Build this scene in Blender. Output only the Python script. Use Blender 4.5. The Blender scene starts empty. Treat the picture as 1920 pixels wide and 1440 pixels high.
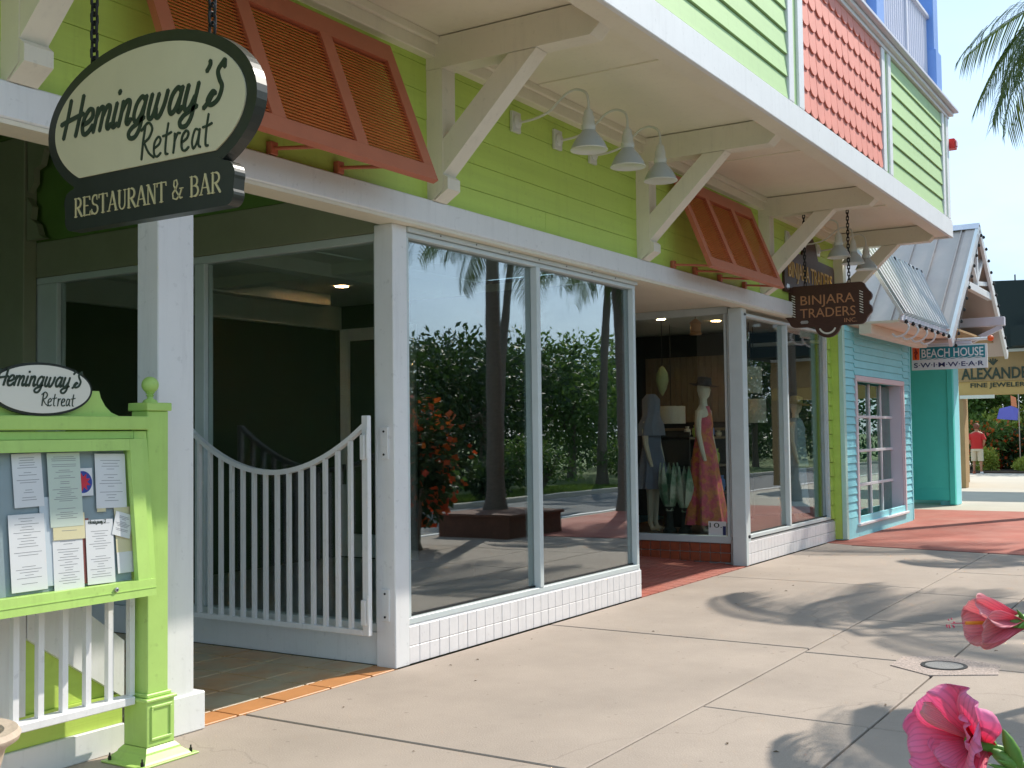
import bpy, math, random
import numpy as np
from mathutils import Vector, Matrix
random.seed(7); rng = np.random.RandomState(7)
scene = bpy.context.scene
col = scene.collection
R = math.radians

# ---------------------------------------------------------------- camera
CR = np.array([[0.5343815997, 0.030801006878, 0.8446819542],
               [-0.8451524694, 0.034124391124, 0.5334349346],
               [-0.0123939243, -0.9989428532, 0.0442669937]])
cd = bpy.data.cameras.new('camera'); cam = bpy.data.objects.new('camera', cd); col.objects.link(cam)
ex, ey, ez = CR[:, 0], -CR[:, 1], -CR[:, 2]
cam.matrix_world = Matrix(((ex[0], ey[0], ez[0], 0), (ex[1], ey[1], ez[1], 0), (ex[2], ey[2], ez[2], 1.6), (0, 0, 0, 1)))
cd.sensor_width = 36; cd.lens = 2125.69 / 1920 * 36; cd.clip_start = 0.05; cd.clip_end = 2000
scene.camera = cam

# ---------------------------------------------------------------- sky, sun, exposure
SUN = Vector((1.0, -0.447, 1.0)).normalized()
elev = math.asin(SUN.z); azim = math.atan2(SUN.x, SUN.y)
w = bpy.data.worlds.new('World'); scene.world = w; w.use_nodes = True
nt = w.node_tree; bg = nt.nodes['Background']
sky = nt.nodes.new('ShaderNodeTexSky'); sky.sky_type = 'NISHITA'; sky.sun_disc = False
sky.sun_elevation = elev; sky.sun_rotation = azim
sky.air_density = 1.0; sky.dust_density = 0.6; sky.ozone_density = 1.0
# thin high cloud spread over the whole sky
tc = nt.nodes.new('ShaderNodeTexCoord'); mp = nt.nodes.new('ShaderNodeMapping'); mp.inputs['Scale'].default_value = (1, 1, 2.6)
cn = nt.nodes.new('ShaderNodeTexNoise'); cn.inputs['Scale'].default_value = 2.6; cn.inputs['Detail'].default_value = 7; cn.inputs['Roughness'].default_value = .55
cr = nt.nodes.new('ShaderNodeValToRGB'); cr.color_ramp.elements[0].position = .42; cr.color_ramp.elements[1].position = .72
cr.color_ramp.elements[0].color = (.78, .78, .78, 1); cr.color_ramp.elements[1].color = (1, 1, 1, 1)
mxc = nt.nodes.new('ShaderNodeMix'); mxc.data_type = 'RGBA'
mxc.inputs['B'].default_value = (1.95, 2.62, 3.35, 1)
nt.links.new(tc.outputs['Generated'], mp.inputs['Vector']); nt.links.new(mp.outputs[0], cn.inputs['Vector'])
nt.links.new(cn.outputs[0], cr.inputs[0]); nt.links.new(cr.outputs[0], mxc.inputs['Factor'])
nt.links.new(sky.outputs[0], mxc.inputs['A']); nt.links.new(mxc.outputs['Result'], bg.inputs[0])
bg.inputs[1].default_value = 0.13
sl = bpy.data.lights.new('sun', 'SUN'); sl.energy = 2.05; sl.angle = R(0.53); sl.color = (1.0, .93, .82)
so = bpy.data.objects.new('sun', sl); col.objects.link(so)
so.rotation_euler = SUN.to_track_quat('Z', 'Y').to_euler(); so.location = (10, -10, 20)
vs = scene.view_settings; vs.view_transform = 'Standard'; vs.look = 'None'; vs.gamma = 1; vs.use_curve_mapping = False
vs.exposure = 1.42

# ---------------------------------------------------------------- materials
MATS = {}
def mat(name, c, rough=.6, metal=0., var=.0, vscale=3., bump=0., bscale=40., spec=.5, stretch=None, c2=None, c2scale=1.5, c2lo=.45, c2hi=.62, coat=0., trans=0., spots=0., streak=0.):
    if name in MATS: return MATS[name]
    m = bpy.data.materials.new(name); m.use_nodes = True; n = m.node_tree; N = n.nodes; L = n.links
    b = N['Principled BSDF']; b.inputs['Roughness'].default_value = rough; b.inputs['Metallic'].default_value = metal
    b.inputs['Specular IOR Level'].default_value = spec
    if coat: b.inputs['Coat Weight'].default_value = coat; b.inputs['Coat Roughness'].default_value = .15
    b.inputs['Base Color'].default_value = (*c, 1)
    g = N.new('ShaderNodeNewGeometry'); mp = N.new('ShaderNodeMapping'); L.new(g.outputs['Position'], mp.inputs['Vector'])
    if stretch: mp.inputs['Scale'].default_value = stretch
    out = None
    if c2 is not None:
        t = N.new('ShaderNodeTexNoise'); t.inputs['Scale'].default_value = c2scale; t.inputs['Detail'].default_value = 8; t.inputs['Roughness'].default_value = .62
        L.new(mp.outputs[0], t.inputs['Vector'])
        r = N.new('ShaderNodeValToRGB'); r.color_ramp.elements[0].position = c2lo; r.color_ramp.elements[1].position = c2hi
        r.color_ramp.elements[0].color = (*c, 1); r.color_ramp.elements[1].color = (*c2, 1)
        L.new(t.outputs[0], r.inputs[0]); out = r.outputs[0]
    if var:
        t = N.new('ShaderNodeTexNoise'); t.inputs['Scale'].default_value = vscale; t.inputs['Detail'].default_value = 9; t.inputs['Roughness'].default_value = .65
        L.new(mp.outputs[0], t.inputs['Vector'])
        mr = N.new('ShaderNodeMapRange'); mr.inputs['From Min'].default_value = .25; mr.inputs['From Max'].default_value = .75
        mr.inputs['To Min'].default_value = 1 - var; mr.inputs['To Max'].default_value = 1 + var
        L.new(t.outputs[0], mr.inputs[0])
        mx = N.new('ShaderNodeVectorMath'); mx.operation = 'SCALE'
        if out is not None: L.new(out, mx.inputs[0])
        else: mx.inputs[0].default_value = c
        L.new(mr.outputs[0], mx.inputs['Scale']); out = mx.outputs[0]
    def mult(fac_socket, lo):
        nonlocal out
        mr = N.new('ShaderNodeMapRange'); mr.inputs['From Min'].default_value = lo[0]; mr.inputs['From Max'].default_value = lo[1]
        mr.inputs['To Min'].default_value = lo[2]; mr.inputs['To Max'].default_value = lo[3]; L.new(fac_socket, mr.inputs[0])
        mx = N.new('ShaderNodeVectorMath'); mx.operation = 'SCALE'
        if out is not None: L.new(out, mx.inputs[0])
        else: mx.inputs[0].default_value = c
        L.new(mr.outputs[0], mx.inputs['Scale']); out = mx.outputs[0]
    if spots:
        for sc_, r_ in ((2.6, .030), (7.0, .05), (1.1, .022)):
            vo = N.new('ShaderNodeTexVoronoi'); vo.inputs['Scale'].default_value = sc_; L.new(g.outputs['Position'], vo.inputs['Vector'])
            mult(vo.outputs['Distance'], (r_, r_*1.8, 1-spots, 1.0))
        tn = N.new('ShaderNodeTexNoise'); tn.inputs['Scale'].default_value = 240; L.new(g.outputs['Position'], tn.inputs['Vector']); mult(tn.outputs[0], (.3, .7, .90, 1.10))
        vc = N.new('ShaderNodeTexVoronoi'); vc.feature = 'DISTANCE_TO_EDGE'; vc.inputs['Scale'].default_value = .23
        wn = N.new('ShaderNodeTexNoise'); wn.inputs['Scale'].default_value = 1.7; wn.inputs['Detail'].default_value = 6; L.new(g.outputs['Position'], wn.inputs['Vector'])
        va = N.new('ShaderNodeVectorMath'); va.operation = 'MULTIPLY_ADD'; va.inputs[1].default_value = (.7, .7, 0); L.new(wn.outputs['Color'], va.inputs[0]); L.new(g.outputs['Position'], va.inputs[2]); L.new(va.outputs[0], vc.inputs['Vector'])
        mult(vc.outputs['Distance'], (.0, .0022, .82, 1.0))
    if streak:
        ms_ = N.new('ShaderNodeMapping'); ms_.inputs['Scale'].default_value = (9, 9, .8); L.new(g.outputs['Position'], ms_.inputs['Vector'])
        ts = N.new('ShaderNodeTexNoise'); ts.inputs['Scale'].default_value = 1.6; ts.inputs['Detail'].default_value = 8; ts.inputs['Roughness'].default_value = .7; L.new(ms_.outputs[0], ts.inputs['Vector'])
        mult(ts.outputs[0], (.52, .72, 1.0, 1-streak))
        tf = N.new('ShaderNodeTexNoise'); tf.inputs['Scale'].default_value = 22; tf.inputs['Detail'].default_value = 6; L.new(g.outputs['Position'], tf.inputs['Vector'])
        mult(tf.outputs[0], (.64, .72, 1.0, 1-streak*1.3))
    if out is not None: L.new(out, b.inputs['Base Color'])
    if bump:
        t = N.new('ShaderNodeTexNoise'); t.inputs['Scale'].default_value = bscale; t.inputs['Detail'].default_value = 5
        L.new(mp.outputs[0], t.inputs['Vector'])
        bp = N.new('ShaderNodeBump'); bp.inputs['Strength'].default_value = bump; bp.inputs['Distance'].default_value = .01
        L.new(t.outputs[0], bp.inputs['Height']); L.new(bp.outputs[0], b.inputs['Normal'])
    MATS[name] = m; return m
def leafmat(name, c1, c2, rough=.5, trans=.35):
    m = bpy.data.materials.new(name); m.use_nodes = True; n = m.node_tree; N = n.nodes; L = n.links
    b = N['Principled BSDF']; b.inputs['Roughness'].default_value = rough
    a = N.new('ShaderNodeAttribute'); a.attribute_name = 'var'
    r = N.new('ShaderNodeMix'); r.data_type = 'RGBA'; r.inputs['A'].default_value = (*c1, 1); r.inputs['B'].default_value = (*c2, 1)
    L.new(a.outputs['Fac'], r.inputs['Factor']); L.new(r.outputs['Result'], b.inputs['Base Color'])
    if trans:
        t = N.new('ShaderNodeBsdfTranslucent'); L.new(r.outputs['Result'], t.inputs['Color'])
        s = N.new('ShaderNodeMixShader'); s.inputs[0].default_value = trans
        L.new(b.outputs[0], s.inputs[1]); L.new(t.outputs[0], s.inputs[2]); L.new(s.outputs[0], N['Material Output'].inputs[0])
    MATS[name] = m; return m
def glassmat(name, base, tint=(.8, .88, .85)):
    m = bpy.data.materials.new(name); m.use_nodes = True; n = m.node_tree; N = n.nodes; L = n.links
    N.remove(N['Principled BSDF'])
    t = N.new('ShaderNodeBsdfTransparent'); t.inputs[0].default_value = (*tint, 1)
    g = N.new('ShaderNodeBsdfGlossy'); g.inputs['Roughness'].default_value = 0.0; g.inputs[0].default_value = (.95, .97, 1, 1)
    lw = N.new('ShaderNodeLayerWeight'); lw.inputs[0].default_value = .5; f = N.new('ShaderNodeMath'); f.operation = 'POWER'; f.inputs[1].default_value = 4.6; L.new(lw.outputs['Facing'], f.inputs[0])
    mr = N.new('ShaderNodeMapRange'); mr.inputs['To Min'].default_value = base; mr.inputs['To Max'].default_value = 1.0
    tn = N.new('ShaderNodeTexNoise'); tn.inputs['Scale'].default_value = .9; ge = N.new('ShaderNodeNewGeometry'); L.new(ge.outputs['Position'], tn.inputs['Vector'])
    bp = N.new('ShaderNodeBump'); bp.inputs['Strength'].default_value = .06; bp.inputs['Distance'].default_value = .02
    L.new(tn.outputs[0], bp.inputs['Height']); L.new(bp.outputs[0], g.inputs['Normal'])
    s = N.new('ShaderNodeMixShader'); L.new(f.outputs[0], mr.inputs[0]); L.new(mr.outputs[0], s.inputs[0])
    L.new(t.outputs[0], s.inputs[1]); L.new(g.outputs[0], s.inputs[2]); L.new(s.outputs[0], N['Material Output'].inputs[0])
    MATS[name] = m; return m
def emit(name, c, s):
    m = bpy.data.materials.new(name); m.use_nodes = True; b = m.node_tree.nodes['Principled BSDF']
    b.inputs['Base Color'].default_value = (*c, 1); b.inputs['Emission Color'].default_value = (*c, 1); b.inputs['Emission Strength'].default_value = s
    MATS[name] = m; return m

M_white = mat('white_paint', (.80, .80, .80), .45, streak=.09, var=.04, vscale=2.5, bump=.05, bscale=60)
M_brk = mat('cream_bracket_paint', (.78, .73, .61), .5, streak=.08, var=.05, vscale=2.5)
M_soffit = mat('cream_soffit_paint', (.80, .74, .60), .55, streak=.05, var=.05, vscale=1.2)
M_alu = mat('painted_aluminium', (.60, .66, .66), .35, var=.06, vscale=4)
M_lime = mat('lime_siding_paint', (.52, .69, .13), .55, streak=.07, var=.09, vscale=1.6, bump=.12, bscale=25, stretch=(.25, 1, 6))
M_limeup = mat('pale_lime_siding_paint', (.45, .65, .30), .55, streak=.07, var=.06, vscale=1.6, bump=.08, bscale=25, stretch=(.25, 1, 6))
M_limestand = mat('lime_stand_paint', (.44, .66, .17), .42, streak=.10, var=.07, vscale=5, bump=.04, bscale=70)
M_pink = mat('coral_shingle_paint', (.76, .26, .20), .6, var=.08, vscale=7)
M_teal = mat('turquoise_paint', (.31, .78, .84), .5, streak=.08, var=.05, vscale=2)
M_teal2 = mat('recess_shade_teal', (.08, .62, .54), .5, var=.06, vscale=2)  # turquoise deepened, with the porch recess's shade put into the colour
M_rust = mat('rust_orange_paint', (.72, .22, .065), .42, var=.1, vscale=5)
M_rustframe = mat('rust_orange_frame_paint', (.50, .15, .08), .42, var=.08, vscale=5)
M_conc = mat('sidewalk_concrete', (.385, .32, .268), .85, var=.13, vscale=1.1, bump=.25, bscale=90, c2=(.335, .28, .235), c2scale=.8, c2lo=.5, c2hi=.75, spots=.28)
M_conc2 = mat('far_concrete', (.50, .46, .38), .85, var=.1, vscale=.6)
M_joint = mat('joint_dirt', (.06, .05, .04), .95)
M_red = mat('red_paving', (.40, .105, .07), .8, var=.16, vscale=1.7, bump=.2, bscale=60, c2=(.45, .18, .135), c2scale=1.2, c2lo=.4, c2hi=.7)
M_tile = mat('white_glazed_tile', (.80, .78, .78), .3, streak=.10, var=.06, vscale=9, bump=.05, bscale=40)
M_grout = mat('grey_grout', (.42, .40, .38), .9)
M_terra = mat('terracotta_floor_tile', (.58, .33, .15), .4, var=.2, vscale=3.2, c2=(.52, .43, .27), c2scale=2.2, c2lo=.38, c2hi=.58)
M_terra2 = mat('sunlit_tile_orange', (.56, .25, .09), .5, var=.15, vscale=4)
M_brick = mat('red_brick_tile', (.36, .085, .035), .5, var=.25, vscale=8)
M_black = mat('black_sign_paint', (.022, .026, .020), .35, var=.2, vscale=10)
M_cream = mat('cream_sign_face', (.60, .55, .37), .5, var=.04, vscale=5)
M_cream2 = mat('white_plaque_face', (.70, .69, .60), .45)
M_ink = mat('dark_green_ink', (.018, .035, .018), .5)
M_gold = mat('pale_gold_lettering', (.55, .48, .26), .45)
M_steel = mat('galvanised_steel', (.5, .5, .5), .35, metal=.9, var=.1, vscale=20)
M_iron = mat('dark_iron', (.03, .03, .03), .5, metal=.6)
M_lampw = mat('lamp_white_enamel', (.66, .67, .62), .3, coat=.3)
M_lampg = mat('lamp_grey_enamel', (.42, .46, .46), .28, coat=.4)
M_brown = mat('dark_brown_sign_wood', (.060, .022, .012), .5, var=.3, vscale=14, stretch=(1, 1, 5))
M_copper = mat('copper_lettering', (.46, .22, .10), .5)
M_roof = mat('standing_seam_metal', (.50, .42, .38), .45, metal=.0, var=.07, vscale=2.5)
M_corr = mat('corrugated_metal', (.50, .50, .51), .45, metal=.0, var=.06, vscale=4)
M_tan = mat('tan_stucco', (.38, .245, .11), .8, var=.07, vscale=3)
M_awning = mat('dark_green_canvas', (.010, .022, .022), .8)
M_blue = mat('cornflower_blue_paint', (.17, .33, .72), .5, var=.04, vscale=2)
M_lav = mat('lavender_white_paint', (.66, .66, .74), .45)
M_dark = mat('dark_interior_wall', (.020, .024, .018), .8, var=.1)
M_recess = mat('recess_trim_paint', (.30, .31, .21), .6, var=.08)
M_recgreen = mat('recess_shaded_green', (.13, .24, .05), .6, var=.1)  # lime wall colour darkened to hold the entrance recess's deep shade
M_intceil = mat('interior_ceiling_paint', (.60, .61, .54), .8)
M_intfloor = mat('interior_grey_tile', (.24, .26, .26), .4, var=.08, vscale=2)
M_paper = mat('menu_paper', (.72, .73, .73), .7)
M_paperblue = mat('grey_board_lining', (.27, .34, .36), .7)
M_yellow = mat('pale_yellow_paper', (.68, .62, .38), .7)
M_text = mat('faint_print', (.22, .22, .24), .8)
M_stone = mat('cast_stone', (.52, .42, .33), .85, var=.15, vscale=14, bump=.3, bscale=50)
M_asph = mat('asphalt', (.17, .17, .17), .9, var=.15, vscale=3)
M_grass = mat('grass_base', (.10, .15, .03), .9, var=.25, vscale=4)
M_trunk = mat('palm_bark', (.16, .13, .10), .9, var=.25, vscale=10, bump=.5, bscale=20, stretch=(1, 1, 4))
M_redp = mat('alarm_red_plastic', (.7, .02, .02), .35)
M_orange = mat('orange_ball_paint', (.9, .13, .02), .35)
M_signteal = mat('sign_teal_paint', (.01, .22, .27), .45)
M_signwhite = mat('sign_white_paint', (.75, .77, .78), .45)
M_navy = mat('navy_lettering', (.02, .03, .12), .5)
M_glass = glassmat('shop_glass', .25, (.72, .80, .78))
M_glassc = glassmat('clear_shop_glass', .06, (.9, .94, .92))
M_glasscase = glassmat('case_glass', .0, (1, 1, 1))
M_glassbh = glassmat('tinted_window_glass', .12, (.45, .75, .6))
M_leafd = leafmat('dark_foliage', (.018, .045, .010), (.05, .10, .02))
M_leafm = leafmat('mid_foliage', (.06, .13, .02), (.16, .26, .05))
M_leafy = leafmat('yellow_green_foliage', (.22, .32, .03), (.48, .52, .10))
M_leafr = leafmat('red_orange_blossom', (.55, .05, .01), (.65, .16, .02))
M_palm = leafmat('palm_leaflet', (.035, .075, .012), (.11, .15, .03), .45)
M_hleaf = leafmat('hibiscus_leaf', (.06, .16, .015), (.16, .30, .03), .35)
M_grassb = leafmat('grass_blade', (.10, .17, .02), (.17, .26, .05))

# ---------------------------------------------------------------- mesh builder
class MB:
    def __init__(s): s.v = []; s.f = []; s.sm = False
    def add(s, vs, fs):
        o = len(s.v); s.v += [tuple(map(float, p)) for p in vs]; s.f += [tuple(i + o for i in f) for f in fs]; return s
    def box(s, x0, x1, y0, y1, z0, z1, b=0.):
        if x0 > x1: x0, x1 = x1, x0
        if y0 > y1: y0, y1 = y1, y0
        if z0 > z1: z0, z1 = z1, z0
        if b <= 0:
            return s.add([(x0,y0,z0),(x1,y0,z0),(x1,y1,z0),(x0,y1,z0),(x0,y0,z1),(x1,y0,z1),(x1,y1,z1),(x0,y1,z1)],
                         [(0,3,2,1),(4,5,6,7),(0,1,5,4),(1,2,6,5),(2,3,7,6),(3,0,4,7)])
        b = min(b, (x1-x0)*.4, (y1-y0)*.4, (z1-z0)*.4)
        vs = []; idx = {}
        X = (x0, x1); Y = (y0, y1); Z = (z0, z1)
        for i in (0,1):
            for j in (0,1):
                for k in (0,1):
                    sx = b if i == 0 else -b; sy = b if j == 0 else -b; sz = b if k == 0 else -b
                    idx[i,j,k,0] = len(vs); vs.append((X[i], Y[j]+sy, Z[k]+sz))
                    idx[i,j,k,1] = len(vs); vs.append((X[i]+sx, Y[j], Z[k]+sz))
                    idx[i,j,k,2] = len(vs); vs.append((X[i]+sx, Y[j]+sy, Z[k]))
        fs = []
        for i in (0,1):
            q = [idx[i,0,0,0], idx[i,1,0,0], idx[i,1,1,0], idx[i,0,1,0]]; fs.append(q if i else q[::-1])
            q = [idx[0,i,0,1], idx[1,i,0,1], idx[1,i,1,1], idx[0,i,1,1]]; fs.append(q[::-1] if i else q)
            q = [idx[0,0,i,2], idx[1,0,i,2], idx[1,1,i,2], idx[0,1,i,2]]; fs.append(q if i else q[::-1])
        cx, cy, cz = (x0+x1)/2, (y0+y1)/2, (z0+z1)/2
        ex = []
        for a in (0,1):
            for c in (0,1):
                ex.append([idx[0,a,c,1], idx[1,a,c,1], idx[1,a,c,2], idx[0,a,c,2]])
                ex.append([idx[a,0,c,0], idx[a,1,c,0], idx[a,1,c,2], idx[a,0,c,2]])
                ex.append([idx[a,c,0,0], idx[a,c,1,0], idx[a,c,1,1], idx[a,c,0,1]])
        for i in (0,1):
            for j in (0,1):
                for k in (0,1): ex.append([idx[i,j,k,0], idx[i,j,k,1], idx[i,j,k,2]])
        for q in ex:
            a, c, d = (np.array(vs[q[0]]), np.array(vs[q[1]]), np.array(vs[q[2]]))
            n = np.cross(c-a, d-a); m = np.mean([vs[t] for t in q], axis=0) - np.array([cx,cy,cz])
            fs.append(q if n @ m > 0 else q[::-1])
        return s.add(vs, fs)
    def prism(s, poly, axis, a, b):
        """poly: 2D points; axis 'x': (y,z) 'y': (x,z) 'z': (x,y)"""
        n = len(poly); mk = {'x': lambda p,t:(t,p[0],p[1]), 'y': lambda p,t:(p[0],t,p[1]), 'z': lambda p,t:(p[0],p[1],t)}[axis]
        vs = [mk(p,a) for p in poly] + [mk(p,b) for p in poly]
        fs = [tuple(range(n))[::-1], tuple(range(n,2*n))] + [(i,(i+1)%n,n+(i+1)%n,n+i) for i in range(n)]
        return s.add(vs, fs)
    def tube(s, pts, r, n=8, closed=False, cap=True):
        pts = [Vector(p) for p in pts]; m = len(pts); rs = r if isinstance(r, (list, tuple)) else [r]*m
        up = Vector((0,0,1)); vs = []; last = None
        for i, p in enumerate(pts):
            if closed: d = (pts[(i+1)%m] - pts[i-1])
            else: d = pts[min(i+1,m-1)] - pts[max(i-1,0)]
            d.normalize()
            if last is None:
                a = d.cross(up if abs(d.z) < .9 else Vector((1,0,0))).normalized()
            else: a = (last - d*last.dot(d)).normalized()
            last = a; b = d.cross(a)
            for k in range(n):
                t = 2*math.pi*k/n; vs.append(p + (a*math.cos(t) + b*math.sin(t))*rs[i])
        fs = []
        for i in range(m if closed else m-1):
            j = (i+1) % m
            for k in range(n): fs.append((i*n+k, i*n+(k+1)%n, j*n+(k+1)%n, j*n+k))
        if not closed and cap: fs += [tuple(range(n))[::-1], tuple((m-1)*n+k for k in range(n))]
        s.sm = True
        return s.add(vs, fs)
    def lathe(s, prof, c, n=20, ax=Vector((0,0,1))):
        ax = Vector(ax).normalized(); a = ax.cross(Vector((1,0,0)) if abs(ax.x) < .9 else Vector((0,1,0))).normalized(); b = ax.cross(a)
        c = Vector(c); vs = []; fs = []
        for (r, h) in prof:
            for k in range(n):
                t = 2*math.pi*k/n; vs.append(c + ax*h + (a*math.cos(t)+b*math.sin(t))*r)
        for i in range(len(prof)-1):
            for k in range(n): fs.append((i*n+k, i*n+(k+1)%n, (i+1)*n+(k+1)%n, (i+1)*n+k))
        if prof[0][0] > 1e-4: fs.append(tuple(range(n))[::-1])
        if prof[-1][0] > 1e-4: fs.append(tuple((len(prof)-1)*n+k for k in range(n)))
        s.sm = True
        return s.add(vs, fs)
    def loft(s, rings, n=24, cap=True):
        """rings: (cx,cy,z,rx,ry,fold,foldn)"""
        vs = []; fs = []
        for rg in rings:
            cx, cy, z, rx, ry = rg[:5]; fo = rg[5] if len(rg) > 5 else 0; fn = rg[6] if len(rg) > 6 else 9
            for k in range(n):
                t = 2*math.pi*k/n; q = 1 + fo*math.cos(fn*t + z*1.3)
                vs.append((cx+rx*q*math.cos(t), cy+ry*q*math.sin(t), z))
        for i in range(len(rings)-1):
            for k in range(n): fs.append((i*n+k, i*n+(k+1)%n, (i+1)*n+(k+1)%n, (i+1)*n+k))
        if cap: fs += [tuple(range(n))[::-1], tuple((len(rings)-1)*n+k for k in range(n))]
        s.sm = True
        return s.add(vs, fs)

def wloc(o):
    v = Vector((0,0,0))
    while o is not None: v += o.location; o = o.parent
    return v
def obj(name, mb, m, parent=None, at=None, smooth=None):
    """links ONE mesh object; vertices are given in world space"""
    base = wloc(parent); o0 = Vector(at) if at else base
    me = bpy.data.meshes.new(name)
    me.from_pydata([(x-o0.x, y-o0.y, z-o0.z) for x, y, z in mb.v], [], mb.f); me.update()
    if smooth if smooth is not None else mb.sm:
        me.polygons.foreach_set('use_smooth', [True]*len(me.polygons))
        try: me.set_sharp_from_angle(angle=R(42))
        except Exception: pass
    if m: me.materials.append(m)
    o = bpy.data.objects.new(name, me); col.objects.link(o); o.parent = parent; o.location = o0 - base
    return o
def tag(o, label=None, cat=None, group=None, kind=None):
    if label: o['label'] = label
    if cat: o['category'] = cat
    if group: o['group'] = group
    if kind: o['kind'] = kind
    return o
def thing(name, loc, label, cat, group=None):
    o = bpy.data.objects.new(name, None); col.objects.link(o); o.location = loc; o.empty_display_size = .1
    return tag(o, label, cat, group)
def struct(name, mb, m, parent=None):
    o = obj(name, mb, m, parent)
    if parent is None: o['kind'] = 'structure'
    return o
def inst(src, name, parent, dloc, rot=None, scale=None):
    """another piece sharing src's mesh, shifted by dloc from src"""
    o = bpy.data.objects.new(name, src.data); col.objects.link(o); o.parent = parent
    o.location = Vector(src.location) + Vector(dloc)
    if rot: o.rotation_euler = rot
    if scale: o.scale = scale
    return o
def B(*a, b=0.): return MB().box(*a, b=b)
def smooth_pts(pts, k=6):
    if len(pts) < 3: return [Vector(p) for p in pts]
    P = [Vector(p) for p in pts]; P = [P[0]*2-P[1]] + P + [P[-1]*2-P[-2]]; out = []
    for i in range(1, len(P)-2):
        for j in range(k):
            t = j/k; a, b, c, d = P[i-1], P[i], P[i+1], P[i+2]
            out.append(.5*((2*b)+(c-a)*t+(2*a-5*b+4*c-d)*t*t+(3*b-a-3*c+d)*t**3))
    out.append(P[-2]); return out

# ---------------------------------------------------------------- lettering
def ribbon(mb, pts, w, mapper, depth, sm=True):
    P = smooth_pts([(a, b, 0) for a, b in pts], 6) if (sm and len(pts) > 2) else [Vector((a, b, 0)) for a, b in pts]
    n = len(P); L = []; Rr = []
    for i, p in enumerate(P):
        d = P[min(i+1, n-1)] - P[max(i-1, 0)]
        if d.length < 1e-9: d = Vector((1,0,0))
        d.normalize(); nn = Vector((-d.y, d.x, 0))*w/2
        L.append(p+nn); Rr.append(p-nn)
    e0 = (P[0]-P[1]).normalized()*w*.35; e1 = (P[-1]-P[-2]).normalized()*w*.35
    ring = [P[0]+e0] + L + [P[-1]+e1] + Rr[::-1]
    m = len(L); vs = []
    for d in (depth, 0.0): vs += [mapper(q.x, q.y, d) for q in ring]
    N = len(ring); fs = []
    for i in range(1, m): fs.append((i, i+1, N-i-1, N-i))
    fs.append((0, 1, N-1)); fs.append((m, m+1, m+2))
    for i in range(N): fs.append((i, (i+1) % N, N+(i+1) % N, N+i))
    mb.add(vs, fs)
_sc = [0]
def strokes(mb, glyphs, word, adv, ox, oy, sc, w, mapper, depth=.002, shear=.25, thin=None, track=0., sm=True):
    x = 0
    for ch in word:
        if ch == ' ': x += .55; continue
        for st in glyphs[ch]:
            ww = w
            if isinstance(st, tuple) and isinstance(st[1], float): st, ww = st[0], st[1]
            pts = [(ox+(x+a+b*shear)*sc, oy+b*sc) for a, b in st]
            _sc[0] += 1
            ribbon(mb, pts, ww*sc, mapper, depth+(_sc[0] % 7)*.00025, sm)
        x += adv[ch]+track
    return x
SCRIPT = {
 'H': [[(.05,0),(.07,.8),(.05,1.6)], [(.85,0),(.87,.8),(.85,1.68)], [(-.3,.62),(0,.7),(.85,.86),(1.1,.9)]],
 'e': [[(.02,.42),(.35,.5),(.55,.68),(.48,.95),(.25,1.0),(.04,.72),(.0,.35),(.18,.02),(.45,.05),(.7,.32)]],
 'm': [[(.0,0),(.02,.5),(.0,1.0)], [(.03,.62),(.2,.95),(.36,.95),(.42,.7),(.42,0)], [(.45,.62),(.6,.95),(.78,.95),(.84,.7),(.82,.2),(.95,.02),(1.1,.2)]],
 'i': [[(.02,1.0),(.0,.3),(.08,.02),(.3,.15)], [(.04,1.36),(.07,1.48)]],
 'n': [[(.0,0),(.02,.5),(.0,1.0)], [(.03,.62),(.2,.95),(.4,.95),(.46,.7),(.44,.2),(.56,.02),(.72,.2)]],
 'g': [[(.52,.85),(.3,1.0),(.06,.75),(.02,.3),(.2,.02),(.42,.18),(.55,.6)], [(.58,1.0),(.56,.3),(.55,-.25),(.38,-.58),(.08,-.6),(-.08,-.4),(.05,-.2),(.3,-.08),(.7,.15)]],
 'w': [[(.0,1.0),(-.02,.3),(.12,.02),(.32,.15),(.42,.95)], [(.41,.4),(.52,.03),(.72,.05),(.88,.5),(.92,1.0)]],
 'a': [[(.52,.85),(.3,1.0),(.06,.75),(.02,.3),(.2,.02),(.42,.18),(.55,.6)], [(.58,1.0),(.55,.3),(.64,.02),(.82,.2)]],
 'y': [[(.0,1.0),(-.02,.3),(.12,.02),(.35,.1),(.52,.5)], [(.56,1.0),(.55,.3),(.55,-.25),(.38,-.58),(.08,-.6),(-.08,-.4),(.05,-.2),(.3,-.08),(.75,.1)]],
 "'": [[(.08,1.75),(.14,1.58),(.02,1.35)]],
 's': [[(.5,1.65),(.25,1.3),(.42,.95),(.68,.6),(.6,.15),(.25,.0),(.02,.2),(.2,.5),(.4,.4)], [(-.12,-.08),(.06,.1),(.25,.42)], [(.5,1.65),(.58,1.35)]],
}
SADV = {'H':1.2,'e':.8,'m':1.2,'i':.42,'n':.84,'g':.92,'w':1.2,'a':.92,'y':.86,"'":.42,'s':.9}
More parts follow.
